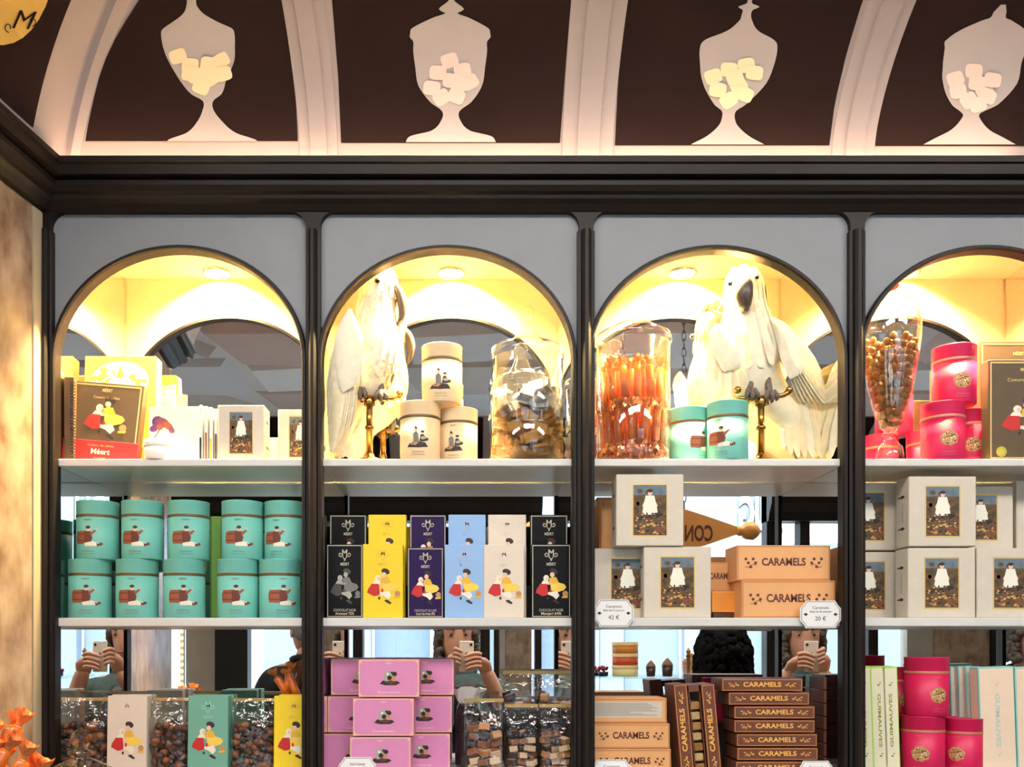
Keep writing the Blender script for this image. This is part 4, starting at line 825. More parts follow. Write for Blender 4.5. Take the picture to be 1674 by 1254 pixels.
# stack from the shelf up: rows at 1111,1133,... the lowest rests on the shelf
n7 = 7
for k in range(n7):
    z = Z3 + k * step
    spawn('choc_car', C7, 'caramel_box', 'chestnut caramel box, %s from the bottom of the tall stack' % NTH[k], 'box', (X((1335, 1337, 1336, 1332, 1332, 1323, 1312)[k], .03) - bw / 2, .03 + .0375, z), 0, 'chestnut caramel boxes')
bw2 = WD(60, .05)
for k in range(n7):
    t = spawn('choc_car', C7, 'caramel_box', 'chestnut caramel box, %s from the bottom of the stack beside the right mirror' % NTH[k], 'box', (X(1352, .09) + .012 - .0, .125, Z3 + k * step), R(90), 'chestnut caramel boxes at the right mirror', (.5, .5, 1))
VR = caramel_parts(WD(150, .03), WD(22, .03), .075, CHOC, mat('tan_line_print'), CGOLD)
for k, (p, q, lean, lab) in enumerate([(1118, .03, -5, 'leftmost of the leaning trio'), (1163, .03, -5, 'rightmost of the leaning trio')]):
    spawn('choc_v', VR, 'caramel_box', 'chestnut caramel box standing on end, %s' % lab, 'box', (X(p, q) + .0125, q + .0375, Z3 + WD(73, q)), (0, R(-90 + lean), 0), 'upright chestnut caramel boxes')
t = thing('caramel_box', 'open tray of wrapped caramels standing on end in the leaning trio', 'box', (X(1141, .03) + .006, .03 + .0375, Z3), (0, R(-5), 0), 'upright chestnut caramel boxes')
b = B(); w = WD(19, .03); h = WD(146, .03)
b.box(-w / 2, -w / 2 + .0012, -.0375, .0375, 0, h, CHOC); b.box(w / 2 - .0012, w / 2, -.0375, .0375, 0, h, CHOC); b.box(-w / 2, w / 2, -.0375, .0375, 0, .0012, CHOC); b.box(-w / 2, w / 2, -.0375, .0375, h - .012, h, CHOC); b.build('tray', t)
for k in range(7):
    b = B(); b.box(-w / 2 + .0018, w / 2 - .0018, -.036 + .003 * (k % 2), .03, .004 + k * .019, .019 + k * .019, (mat('kraft_wrapper', (176, 124, 66), .3, .2, ns=50, na=.2, bump=.4), mat('pale_wrapper', (206, 176, 120), .3, .2, ns=50, na=.2, bump=.4))[k % 2], .002); b.build('wrapped_piece', t)
tin('pink', 1170, 1215, Z3 + .088, .13, 'raspberry tin standing behind the tall chestnut caramel stack', 'raspberry tins on the bottom shelf', 0, .76)
t = thing('display_riser', 'dark block riser under the raspberry tin behind the caramel stack', 'riser', (X(1192, .13), .13, Z3))
b = B(); b.box(-.028, .028, -.026, .03, 0, .084, DARK, .001); b.build('body', t); b = B(); b.box(-.029, .029, -.027, .031, .084, .0878, BLACK, .001); b.build('tread', t)
price_tag(968, 1034, 1242, 1286, .008, ('Caramels', 'Boîte de 36 caramels', '20 €'), 'white octagonal price tag below the stack of peach caramel boxes')
price_tag(1308, 1366, 1244, 1286, .008, ('Caramels', 'Boîte de 24 caramels', '14 €'), 'white octagonal price tag below the tall chestnut caramel stack')
# ---- bay 4
LIME = mat('lime_edge_card', (176, 222, 84), .5, ns=50, na=.02); IVG = mat('ivory_face_card', (228, 222, 190), .55, ns=50, na=.02); LINK = mat('lime_ink', (136, 150, 60), .6); LINK2 = mat('faint_teal_ink', (186, 200, 190), .6); AQ = mat('aqua_edge_card', (150, 206, 196), .5); PCH = mat('pale_peach_face', (238, 212, 186), .55, ns=50, na=.02)
def slab_parts(w, h, d, edge, face, ink, up, th=.0055):
    def fn():
        f = ff(d); out = [('carton', carton(w, d, h, edge, .001))]
        b = B(); b.flat(rect(-w / 2 + .0022, w / 2 - .0022, .003, h - .003), face, f, .5); b.flat(rect(-d / 2 + .003, d / 2 - .003, .003, h - .003), face, lambda x, z, l: (-w / 2 - .0003, x, z)); out.append(('face', b))
        b = B(); write(b, 'GUIMAUVES', 0, h * .5, th, ink, f, rot=R(90 if up else -90), width=h * .5, bold=.03, layer=2)
        for z in (.17, .83): b.flat(ell(0, h * z, .0028, .002, 6), ink, f, 2); b.flat(ell(.003, h * (z + .02), .002, .0014, 6), ink, f, 2)
        out.append(('lettering', b)); return out
    return fn
sh = Z(1090, .03) - Z3
for k, (a, c, up) in enumerate([(1403, 1430, 1), (1428, 1454, 0), (1447, 1473, 1)]):
    w = .029
    spawn('lime%d' % up, slab_parts(w, sh, .075, LIME, IVG, LINK, up), 'marshmallow_box', 'lime-edged ivory box on end, %s' % ('first beside the post', 'second from the post', 'third from the post, beside the raspberry tins')[k], 'box', (X((a + c) / 2, .03), .0675, Z3), (0, R((-2, -2, -2)[k]), 0), 'lime-edged marshmallow boxes')
hp = Z3
tin('pink', 1472, 1545, Z3 - .006 + .006, .052, 'raspberry tin, lower left of the stack beside the lime boxes', 'raspberry tins on the bottom shelf', R(-33), .99)
tin('pink', 1542, 1606, Z3, .062, 'raspberry tin, lower right of the stack beside the lime boxes', 'raspberry tins on the bottom shelf', R(-47), .94)
tin('pink', 1476, 1553, Z3 + TH * .99 + .0003, .05, 'raspberry tin on top of the stack beside the lime boxes', 'raspberry tins on the bottom shelf', R(6), 1.0)
tin('pink', 1436, 1500, Z3 + TH * .9, .125, 'raspberry tin at the mirror behind the lime boxes', 'raspberry tins on the bottom shelf', 0, .9)
t = thing('display_riser', 'dark block riser under the raspberry tin behind the lime boxes', 'riser', (X(1468, .125), .125, Z3))
b = B(); b.box(-.035, .035, -.034, .034, 0, TH * .9 - .0045, DARK, .001); b.build('body', t); b = B(); b.box(-.036, .036, -.035, .035, TH * .9 - .0045, TH * .9 - .0003, BLACK, .001); b.build('tread', t)
th_ = Z(1090, .04) - Z3
spawn('aq_big', slab_parts(WD(58, .04), th_, .03, AQ, PCH, LINK2, 0, .008), 'marshmallow_box', 'wide pale peach aqua-edged box facing forward, bottom right', 'box', (X(1634, .035), .05, Z3), (0, R(-2), 0), 'aqua-edged marshmallow boxes')
spawn('aq_big', None, 'marshmallow_box', 'pale peach aqua-edged box cut by the picture edge', 'box', (X(1694, .035), .05, Z3), (0, R(-2), 0), 'aqua-edged marshmallow boxes')
for k, (p, lab) in enumerate(((1603, 'first'), (1590, 'second'), (1577, 'third'), (1564, 'fourth'))):
    spawn('aq_thin', slab_parts(.012, th_, .05, AQ, PAPER, LINK2, 0, .004), 'marshmallow_box', 'thin aqua-edged ivory box, %s left of the wide pale peach box' % lab, 'box', (X(p, .06 + .012 * k), .085 + .012 * k, Z3), (0, R(-2), 0), 'aqua-edged marshmallow boxes')
# ================================================================ glass jars with sweets
def jar_glass(b, prof, m=GLASS, n=40, flute=0): b.lathe(prof, m, n, caps=False, flute=flute, nf=14)
# tall jar with foil chocolates
yj = .075; jx = X(862, yj); J = lambda p: Z(p, yj) - Z1
r_ = WD(58.5, yj)
jr = thing('candy_jar', 'tall clear glass jar of silver and gold wrapped chocolates with ball finial', 'jar', (jx, yj, Z1))
b = B(); hJ = J(590); jar_glass(b, [(0, .001), (r_ * .9, .001), (r_ * .97, .006), (r_, .02), (r_, hJ * .35), (r_ * .985, hJ * .36), (r_, hJ * .37), (r_, hJ * .68), (r_ * .985, hJ * .69), (r_, hJ * .7), (r_, hJ), (r_ * .97, hJ), (r_ * .95, hJ * .5), (r_ * .93, .012), (0, .010)]); b.build('vessel', jr)
b = B(); jar_glass(b, [(r_ * 1.0, J(590)), (r_ * 1.03, J(584)), (r_ * 1.0, J(572)), (r_ * .8, J(566)), (r_ * .45, J(560)), (WD(17, yj), J(545)), (WD(11, yj), J(530)), (WD(7, yj), J(524))]); b.build('lid', jr)
b = B(); b.ball((0, 0, J(512)), WD(12, yj), GLASS, 20, 12); b.build('finial', jr)
SILW = mat('silver_wrapper', (226, 224, 222), .2, .6, ns=50, na=.15, bump=.6); GLDW = mat('gold_wrapper', (236, 180, 100), .25, .4, ns=50, na=.2, bump=.6)
def wrap_parts(m):
    def fn():
        b = B(); b.box(-.5, .5, -.5, .5, -.36, .36, m, .1); out = [('wrapper', b)]
        for s_ in (-1, 1):
            b = B(); b.add([(s_ * .5, -.3, -.2), (s_ * .5, .3, -.2), (s_ * .5, .3, .2), (s_ * .5, -.3, .2), (s_ * .85, -.5, -.3), (s_ * .8, .5, -.2), (s_ * .85, .45, .3), (s_ * .8, -.45, .25)], [(0, 1, 5, 4), (1, 2, 6, 5), (2, 3, 7, 6), (3, 0, 4, 7)], m); out.append(('twist', b))
        return out
    return fn
rr = random.Random(8)
for ly in range(7):
    for k in range(7):
        a = k * 6.283 / 6 + ly * .5; q = 0 if k == 6 else .64; s_ = r_ * .42
        if ly == 6 and k in (1, 4): continue
        mk = 'silver' if ly >= 4 else 'gold'
        spawn('wrap_' + mk, wrap_parts(SILW if mk == 'silver' else GLDW), 'wrapped_chocolate', '%s foil wrapped chocolate in the tall clear jar' % mk, 'candy', (jx + q * r_ * math.cos(a), yj + q * r_ * math.sin(a), Z1 + .024 + ly * .0185), (rr.uniform(-.4, .4), rr.uniform(-.4, .4), rr.uniform(0, 6)), '%s chocolates in the tall jar' % mk, (s_, s_, s_))
# jar with amber caramel sticks
yk = .075; kx = X(1035, yk); rk = WD(60, yk); K = lambda p: Z(p, yk) - Z1
jk = thing('candy_jar', 'clear glass jar packed with amber caramel sticks beside the cockatoo', 'jar', (kx, yk, Z1))
b = B(); hK = K(566); jar_glass(b, [(0, .001), (rk * .95, .001), (rk, .004), (rk * .97, .024), (rk * .985, .03), (rk * .99, hK), (rk * .96, hK), (rk * .955, .032), (0, .026)], n=56, flute=.0); b.build('vessel', jk)
b = B(); b.lathe([(rk * .94, .002), (rk * 1.0, .006), (rk * .96, .024)], GLASS, 84, caps=False, flute=.03, nf=21); b.build('fluted_base', jk)
b = B(); jar_glass(b, [(rk * .99, K(566)), (rk * 1.04, K(560)), (rk * 1.0, K(550)), (rk * .6, K(536)), (rk * .28, K(528)), (WD(9, yk), K(520)), (WD(7, yk), K(514))]); b.build('lid', jk)
b = B(); b.ball((0, 0, K(505)), WD(11, yk), GLASS, 20, 12); b.build('finial', jk)
Ls = .062
for ly in range(2):
    for k in range(22):
        q = .80 if k < 14 else (.42 if k < 20 else .12); a = k * 6.283 / (14 if k < 14 else 6 if k < 20 else 2) + ly * .2
        stick('stick_jar', (kx + q * rk * math.cos(a), yk + q * rk * math.sin(a), Z1 + .03 + .036 + ly * .078), (rr.uniform(-.1, .1), rr.uniform(-.12, .12), rr.uniform(0, 6)), 'amber caramel stick in the %s layer of the glass jar' % ('lower', 'upper')[ly], 'caramel sticks in the jar, %s layer' % ('lower', 'upper')[ly], Ls, .0075)
# footed vase with nuts
yv = .06; vx = X(1455, yv); V = lambda p: Z(p, yv) - Z1; VW = lambda n: WD(n, yv)
vs_ = thing('footed_vase', 'tall footed glass vase filled with sugared nuts and a red-knobbed lid', 'vase', (vx, yv, Z1))
body = [(VW(8), V(706)), (VW(18), V(696)), (VW(27), V(668)), (VW(36), V(630)), (VW(43), V(590)), (VW(47), V(556)), (VW(47), V(530)), (VW(43), V(516))]
b = B(); jar_glass(b, body + [(r - .0015, z) for r, z in reversed(body)]); b.build('bowl', vs_)
b = B(); jar_glass(b, [(0, 0), (VW(21), 0), (VW(22), .003), (VW(19), V(732)), (VW(10), V(722)), (VW(8), V(715)), (VW(13), V(711)), (VW(9), V(706)), (0, V(707))]); b.build('foot', vs_)
b = B(); jar_glass(b, [(VW(44), V(516)), (VW(42), V(508)), (VW(30), V(494)), (VW(14), V(482)), (VW(8), V(474))]); b.build('lid', vs_)
b = B(); b.ball((0, 0, V(468)), (VW(14), VW(14), VW(7)), mat('red_glass_knob', (190, 50, 34), .1, coat=.6), 16, 9); b.build('knob', vs_)
NUTS = mat('sugared_nut', (200, 140, 76), .5, ns=80, rgb2=(132, 82, 40), bump=.6)
def nut_fn():
    b = B(); b.ball((0, 0, 0), (1, .86, .92), NUTS, 9, 6); return [('nut', b)]
pro = sorted([(z, r) for r, z in body]); pts = []; rn = random.Random(12); tries = 0
while len(pts) < 190 and tries < 9000:
    tries += 1; z = V(700) + (V(560) - V(700)) * rn.random(); R_ = lerp(pro, z) - .0085
    if R_ < .001: continue
    a = rn.uniform(0, 6.283); q = R_ * (1 if rn.random() < .8 else rn.random() ** .5)
    p = (q * math.cos(a), q * math.sin(a), z)
    if all((p[0] - o[0]) ** 2 + (p[1] - o[1]) ** 2 + (p[2] - o[2]) ** 2 > .0118 ** 2 for o in pts): pts.append(p)
for p in pts:
    if 'nut' not in PROTO: PROTO['nut'] = [('nut', nut_fn()[0][1].mesh('nut'))]
    o = link('sugared_nut', PROTO['nut'][0][1]); tag(o, 'golden sugared nut inside the footed glass vase', 'nut', 'sugared nuts in the vase'); s_ = .0072 * rn.uniform(.9, 1.12)
    o.location = (vx + p[0], yv + p[1], Z1 + p[2]); o.scale = (s_,) * 3; o.rotation_euler = (rn.uniform(0, 3), rn.uniform(0, 3), 0)
# ================================================================ on the counter in front
ZC = 1.22
ct = thing('counter', 'dark wooden counter ledge below the shelves', 'counter', (0, 0, 0))
b = B(); b.box(X(60), 2.1, -.42, -.016, ZC - .04, ZC, DARK, .004); b.build('top', ct); b = B(); b.box(X(60) + .02, 2.08, -.38, -.016, 0, ZC - .041, DARK, .003); b.build('body', ct)
yc = -.16; cx_ = X(131, yc); c = lambda p: Z(p, yc) - ZC
t = thing('apothecary_jar', 'small clear glass jar with faceted teardrop stopper in front of the nut bag', 'jar', (cx_, yc, ZC))
b = B(); jar_glass(b, [(0, .001), (.05, .001), (.054, .01), (.054, c(1300)), (.046, c(1262)), (.044, c(1260)), (.05, c(1300)), (.05, .008), (0, .006)]); b.build('vessel', t)
b = B(); jar_glass(b, [(.048, c(1262)), (.048, c(1256)), (.03, c(1246)), (.017, c(1240)), (.013, c(1236)), (WD(19, yc), c(1232)), (WD(19, yc), c(1228)), (WD(13, yc), c(1226)), (.008, c(1223))]); b.build('lid', t)
b = B(); b.lathe([(WD(9, yc), c(1224)), (WD(16, yc), c(1214)), (WD(15, yc), c(1206)), (WD(8, yc), c(1194)), (0.0005, c(1189))], GLASS, 10, smooth=False); b.build('stopper', t)
ys_ = -.24; bxx = X(14, ys_)
t = thing('candy_tumbler', 'glass tumbler holding the bunch of amber caramel sticks on the counter', 'jar', (bxx, ys_, ZC))
b = B(); jar_glass(b, [(0, .001), (.045, .001), (.048, .01), (.052, .14), (.049, .14), (.045, .012), (0, .008)]); b.build('vessel', t)
b = B(); jar_glass(b, [(.0515, .138), (.0535, .14), (.0515, .143)]); b.build('rim', t)
fs = [(30, 1186, 28, 0), (8, 1192, 24, .02), (50, 1238, 22, -.022), (-12, 1200, 30, -.01), (24, 1222, 34, -.024), (62, 1268, 12, .01), (-2, 1228, 26, -.03), (36, 1262, 30, .024), (-14, 1250, 20, .03)]
for k, (p, q, an, dy) in enumerate(fs):
    L_ = .13; top = Vector((X(p, ys_), ys_ + dy, Z(q, ys_))); c_ = top - Vector((math.sin(R(an)), 0, math.cos(R(an)))) * L_ / 2
    stick('stick_big', c_[:], (0, R(an), 0), 'amber cellophane caramel stick in the tumbler, %s' % ('tallest of the bunch', 'just left of the tallest', 'in front with its twist low at right', 'cut by the picture edge behind', 'second row below the tallest', 'hanging out over the rim', 'front row at the picture edge', 'low behind the front ones', 'lowest at the picture edge')[k], 'caramel sticks on the counter', L_, .0115)
# ================================================================ stuffed white cockatoos on brass perches
WF = mat('white_plumage', (244, 234, 206), .75, ns=70, na=.05, bump=.3); WF2 = mat('cream_plumage', (240, 222, 180), .75, ns=60, na=.07, bump=.3); BEAK = mat('grey_horn_beak', (92, 78, 70), .35, ns=60, na=.15); CERE = mat('pale_face_skin', (222, 186, 140), .6); EYE = mat('black_bead_eye', (14, 10, 8), .08); FOOT = mat('grey_scaly_foot', (112, 98, 88), .6, ns=120, na=.2, bump=.4)
def sm(pts, n=4):
    """smooth a polyline of tuples"""
    out = []
    for i in range(len(pts) - 1):
        p0 = pts[max(i - 1, 0)]; p1 = pts[i]; p2 = pts[i + 1]; p3 = pts[min(i + 2, len(pts) - 1)]
        for k in range(n):
            t = k / n; out.append(tuple(.5 * (2 * b_ + (c - a) * t + (2 * a - 5 * b_ + 4 * c - d) * t * t + (3 * b_ - a - 3 * c + d) * t ** 3) for a, b_, c, d in zip(p0, p1, p2, p3)))
    return out + [tuple(pts[-1])]
def feather(b, base, tip, w, nrm, m, curl=0., lift=.22):
    base, tip, nrm = Vector(base), Vector(tip), Vector(nrm).normalized(); d = tip - base; s_ = d.cross(nrm).normalized(); vs = []; fs = []
    for i, (t, q) in enumerate(((0, .35), (.25, .85), (.55, 1), (.8, .85), (.94, .5), (1, .06))):
        p = base + d * t + nrm * (curl * math.sin(t * math.pi) * d.length)
        vs += [p - s_ * w * q, p + nrm * w * lift, p + s_ * w * q]
    for i in range(5):
        a = i * 3; fs += [(a, a + 1, a + 4, a + 3), (a + 1, a + 2, a + 5, a + 4)]
    b.add([v[:] for v in vs], fs, m, True)
def bird(label, spine, yb, wing, tail, face, feet_px, seed):
    """spine: (px, py, half width px, half depth m, depth y); coordinates become local to the root at the feet"""
    org = Vector((X(feet_px[0], yb), yb, Z(feet_px[1], yb))); t = thing('stuffed_cockatoo', label, 'bird', org[:])
    L = lambda px, py, y: Vector((X(px, y), y, Z(py, y))) - org
    pts = sm(spine, 4); rings = []; N = 20
    cen = [L(p[0], p[1], p[4]) for p in pts]
    for i, p in enumerate(pts):
        d = cen[min(i + 1, len(cen) - 1)] - cen[max(i - 1, 0)]; d.y = 0; d.normalize(); n = Vector((d.z, 0, -d.x)); rx = WD(max(p[2], 1), p[4])
        rings.append([(cen[i] + n * rx * math.cos(a) + Vector((0, 1, 0)) * p[3] * math.sin(a))[:] for a in [2 * math.pi * j / N for j in range(N)]])
    b = B(); b.loft(rings, WF); b.build('body', t)
    r = random.Random(seed); b = B()                      # small contour feathers over neck, breast and belly
    for k in range(420):
        i = r.randrange(5, len(pts) - 19); j = r.randrange(N); p = Vector(rings[i][j]); n = (p - cen[i]).normalized(); dn = (cen[min(i + 3, len(cen) - 1)] - cen[i]).normalized()
        ln = r.uniform(.016, .028); feather(b, p - n * .0006, p + dn * ln + n * .0012, ln * .34, n, (WF, WF2)[k % 3 == 0], .02, .1)
    b.build('plumage', t, 'stuff')
    for wg in wing:                                       # wing: fan of quills between a shoulder line and a tip line
        b = B(); sh_, tp, y0, w, nrm = wg['sh'], wg['tip'], wg['y'], wg['w'], wg['n']
        K = wg.get('k', 11)
        for k in range(K):
            q = k / (K - 1); s0 = lerp([(i / (len(sh_) - 1), v[0]) for i, v in enumerate(sh_)], q), lerp([(i / (len(sh_) - 1), v[1]) for i, v in enumerate(sh_)], q)
            t0 = lerp([(i / (len(tp) - 1), v[0]) for i, v in enumerate(tp)], q), lerp([(i / (len(tp) - 1), v[1]) for i, v in enumerate(tp)], q)
            feather(b, L(s0[0], s0[1], y0), L(t0[0], t0[1], wg.get('yt', y0) + .0012 * k), WD(w), nrm, (WF, WF2)[k % 2], .05)
            m0 = ((s0[0] * .75 + t0[0] * .25), (s0[1] * .75 + t0[1] * .25))
            feather(b, L(s0[0], s0[1], y0 - .004 * (1 if nrm[1] < 0 else -1)), L(s0[0] * .45 + t0[0] * .55, s0[1] * .45 + t0[1] * .55, y0 - .003), WD(w * 1.1), nrm, WF, .08)
        b.build('wing', t)
    for te in tail:
        px, py, y1, w = te[:4]; b = B(); p = pts[-5]; p0 = L(te[4], te[5], te[6]) if len(te) > 4 else L(p[0] + (px - p[0]) * .1, p[1], p[4] - .004); feather(b, p0, L(px, py, y1), WD(w), (0, -1, .1), (WF, WF2)[int(px) % 2], -.03); b.build('tail_feather', t)
    face(t, L)
    return t, L
def beak_part(t, L, path, radii, flat_=.7):
    b = B(); b.tube([L(*p)[:] for p in sm(path, 3)], [lerp([(i / (len(radii) - 1), WD(v)) for i, v in enumerate(radii)], k / (3 * (len(path) - 1))) for k in range(3 * (len(path) - 1) + 1)], BEAK, 12, sq=flat_); b.build('beak', t)
def eye_part(t, L, px, py, y, r=4):
    b = B(); c = L(px, py, y); b.ball(c[:], WD(r), EYE, 12, 8); o = b.build('eye', t)
    b = B(); b.tube([(c + Vector((math.cos(a) * WD(r) * 1.15, -.0004, math.sin(a) * WD(r) * 1.15)))[:] for a in [k * math.pi / 6 for k in range(13)]], .0009, CERE, 6, caps=False); b.build('eye_ring', o)
def crest(t, L, pts, nrm=(0, -1, .3)):
    b = B()
    for (a, c, y0), (d, e, y1), w in pts: feather(b, L(a, c, y0), L(d, e, y1), WD(w), nrm, WF, .1)
    b.build('crest', t)
def foot(t, L, px, py, y, leg_top):
    b = B(); b.tube([L(*leg_top)[:], L(px, py - 8, y)[:], L(px, py, y)[:]], [.009, .006, .0055], FOOT, 9)
    for dx, dy, l in ((-9, -.014, 10), (0, -.017, 14), (9, -.014, 10), (0, .016, 12)):
        p0 = L(px, py, y); b.tube([p0[:], (p0 + Vector((WD(dx) * .6, dy * .7, .002)))[:], (p0 + Vector((WD(dx), dy, -.007)))[:], (p0 + Vector((WD(dx), dy * .8, -WD(l))))[:], (p0 + Vector((WD(dx), dy * .5, -WD(l) - .003)))[:]], [.0052, .005, .0045, .004, .0012], FOOT, 8)
    b.build('foot', t)
def perch(label, px, y, py_bar, half, skew):
    t = thing('brass_perch', label, 'perch', (X(px, y), y, Z1)); h = Z(py_bar, y) - Z1
    b = B(); b.lathe([(0, 0), (.024, 0), (.025, .003), (.02, .007), (.010, .011), (.0075, .018)], BRASS, 24, caps=False); b.build('base', t)
    b = B(); b.lathe([(.0062, .012), (.0062, h * .5), (.0085, h * .51), (.0085, h * .55), (.0062, h * .56), (.0062, h - .02), (.011, h - .016), (.009, h - .004), (.0055, h)], BRASS, 16); b.build('post', t)
    b = B(); w = WD(half, y); b.tube([(-w, skew, .006 + h), (-w * .8, skew * .8, h - .001), (0, 0, h - .004), (w * .8, -skew * .8, h - .001), (w, -skew, h + .006)], [.006, .0048, .0058, .0048, .006], BRASS, 12); cb_ = b.build('crossbar', t)
    for s_ in (-1, 1):
        b = B(); b.ball((s_ * w, -s_ * -skew if s_ < 0 else -skew, h + .008), .0068, BRASS, 12, 8); b.build('end_knob', cb_)
    return t
# bird in the second bay, turned to the right
perch('brass perch stand under the cockatoo with its face to the right', 604, .05, 648, 48, -.012)
def face1(t, L):
    y = .062
    b = B(); b.tube([L(*p)[:] for p in ((628, 474, y), (640, 480, y), (646, 492, y))], [WD(15), WD(13), WD(8)], CERE, 12, sq=.8); b.build('cheek', t)
    beak_part(t, L, [(640, 466, y), (652, 478, y), (658, 498, y), (656, 520, y), (646, 536, y)], [11, 12, 11, 7, 1.4], .75)
    beak_part(t, L, [(632, 508, y), (641, 516, y), (645, 524, y)], [10, 8, 4], .8)
    eye_part(t, L, 617, 459, y - .027, 4.4)
    crest(t, L, [((616, 438, y), (582, 456, y), 7), ((610, 440, y), (578, 474, y + .006), 7), ((614, 440, y), (586, 446, y - .008), 6)])
    foot(t, L, 590, 641, y - .012, (594, 612, y)); foot(t, L, 624, 645, y - .008, (618, 610, y))
bird('white stuffed cockatoo facing right on a brass perch in the second niche',
     [(622, 436, 6, .006, .066), (622, 444, 24, .022, .066), (620, 462, 31, .029, .066), (616, 490, 31, .03, .066), (612, 520, 37, .034, .066), (608, 560, 46, .04, .066), (602, 596, 46, .042, .068), (592, 625, 38, .038, .072), (576, 655, 26, .026, .08), (564, 690, 18, .014, .086), (560, 722, 12, .008, .09), (558, 740, 4, .004, .092)],
     .062, [dict(sh=[(572, 505), (590, 545)], tip=[(536, 660), (540, 742), (572, 700)], y=.024, yt=.04, w=10, n=(-.2, -1, 0), k=12), dict(sh=[(575, 505), (600, 545)], tip=[(545, 680), (560, 735), (585, 700)], y=.1, yt=.095, w=10, n=(-.2, 1, 0), k=9)],
     [(540, 738, .085, 8), (549, 746, .088, 8), (560, 748, .092, 8), (572, 748, .09, 8), (582, 745, .086, 8)], face1, (604, 648), 1)
# bird in the third bay, facing the room
perch('brass perch stand under the cockatoo that faces the room', 1244, .052, 648, 42, .014)
def face2(t, L):
    y = .062
    beak_part(t, L, [(1216, 455, y - .03), (1217, 466, y - .041), (1217, 484, y - .044), (1218, 500, y - .036), (1219, 507, y - .026)], [8, 14, 14, 10, 2], .8)
    beak_part(t, L, [(1218, 498, y - .026), (1218, 506, y - .03), (1218, 510, y - .03)], [11, 9, 4], .8)
    eye_part(t, L, 1194, 464, y - .024, 3.8); eye_part(t, L, 1237, 453, y - .024, 3.8)
    crest(t, L, [((1214, 448, y - .012), (1217, 434, y + .03), 8), ((1202, 450, y - .008), (1200, 438, y + .03), 7), ((1228, 450, y - .008), (1232, 438, y + .03), 7)], (0, -1, 1.5))
    foot(t, L, 1226, 642, y - .01, (1226, 612, y)); foot(t, L, 1258, 645, y - .008, (1252, 615, y))
bird('white stuffed cockatoo facing the room on a brass perch in the third niche',
     [(1215, 438, 6, .006, .07), (1215, 446, 24, .02, .07), (1216, 464, 32, .03, .07), (1218, 490, 33, .031, .07), (1220, 520, 40, .034, .072), (1222, 555, 54, .04, .074), (1226, 590, 59, .043, .078), (1236, 618, 50, .04, .084), (1258, 645, 34, .03, .096), (1288, 680, 24, .018, .108), (1314, 714, 17, .01, .118), (1330, 738, 6, .005, .122)],
     .07, [dict(sh=[(1172, 530), (1190, 560)], tip=[(1164, 612), (1190, 660), (1222, 640)], y=.036, yt=.046, w=10, n=(-.4, -1, 0), k=9), dict(sh=[(1262, 520), (1275, 570)], tip=[(1342, 610), (1352, 660), (1310, 660)], y=.046, yt=.085, w=12, n=(.5, -1, .2), k=12)],
     [(1282, 735, .104, 7, 1282, 640, .1), (1293, 746, .1, 8, 1290, 640, .098), (1305, 749, .098, 8, 1298, 645, .096), (1317, 750, .1, 8, 1304, 640, .096), (1330, 750, .104, 8, 1312, 645, .1), (1343, 749, .108, 8, 1320, 640, .102), (1355, 747, .112, 8, 1328, 635, .104), (1366, 742, .116, 7, 1336, 630, .106), (1376, 730, .12, 7, 1342, 620, .108)], face2, (1247, 648), 2)
# ================================================================ people seen in the mirrors
SKIN = mat('skin', (214, 160, 134), .5, ns=30, na=.05); LIP = mat('lips', (176, 92, 84), .45); WHITE_E = mat('eye_white', (196, 186, 176), .3); IRIS = mat('iris_dark', (50, 36, 28), .1)
def skin_mesh(chains, m, lv=2, root=0):
    """chains of joints (x, y, z, radius) grown into one smooth surface"""
    vs = []; es = []; rad = []; key = {}
    for ch in chains:
        pv = None
        for p in ch:
            k = tuple(round(v, 4) for v in p[:3])
            if k not in key: key[k] = len(vs); vs.append(p[:3]); rad.append(p[3])
            if pv is not None and pv != key[k]: es.append((pv, key[k]))
            pv = key[k]
    me = bpy.data.meshes.new('t'); me.from_pydata(vs, es, []); o = bpy.data.objects.new('t', me); COL.objects.link(o)
    o.modifiers.new('skin', 'SKIN'); sv = me.skin_vertices[0].data
    for i, q in enumerate(rad): q = q if isinstance(q, tuple) else (q, q); sv[i].radius = q
    sv[0].use_root = True
    sb = o.modifiers.new('sub', 'SUBSURF'); sb.levels = lv; bpy.context.view_layer.update()
    ev = o.evaluated_get(bpy.context.evaluated_depsgraph_get()).to_mesh(); v = [x.co[:] for x in ev.vertices]; f = [tuple(p.vertices) for p in ev.polygons]
    o.to_mesh_clear(); bpy.data.objects.remove(o); bpy.data.meshes.remove(me); return v, f
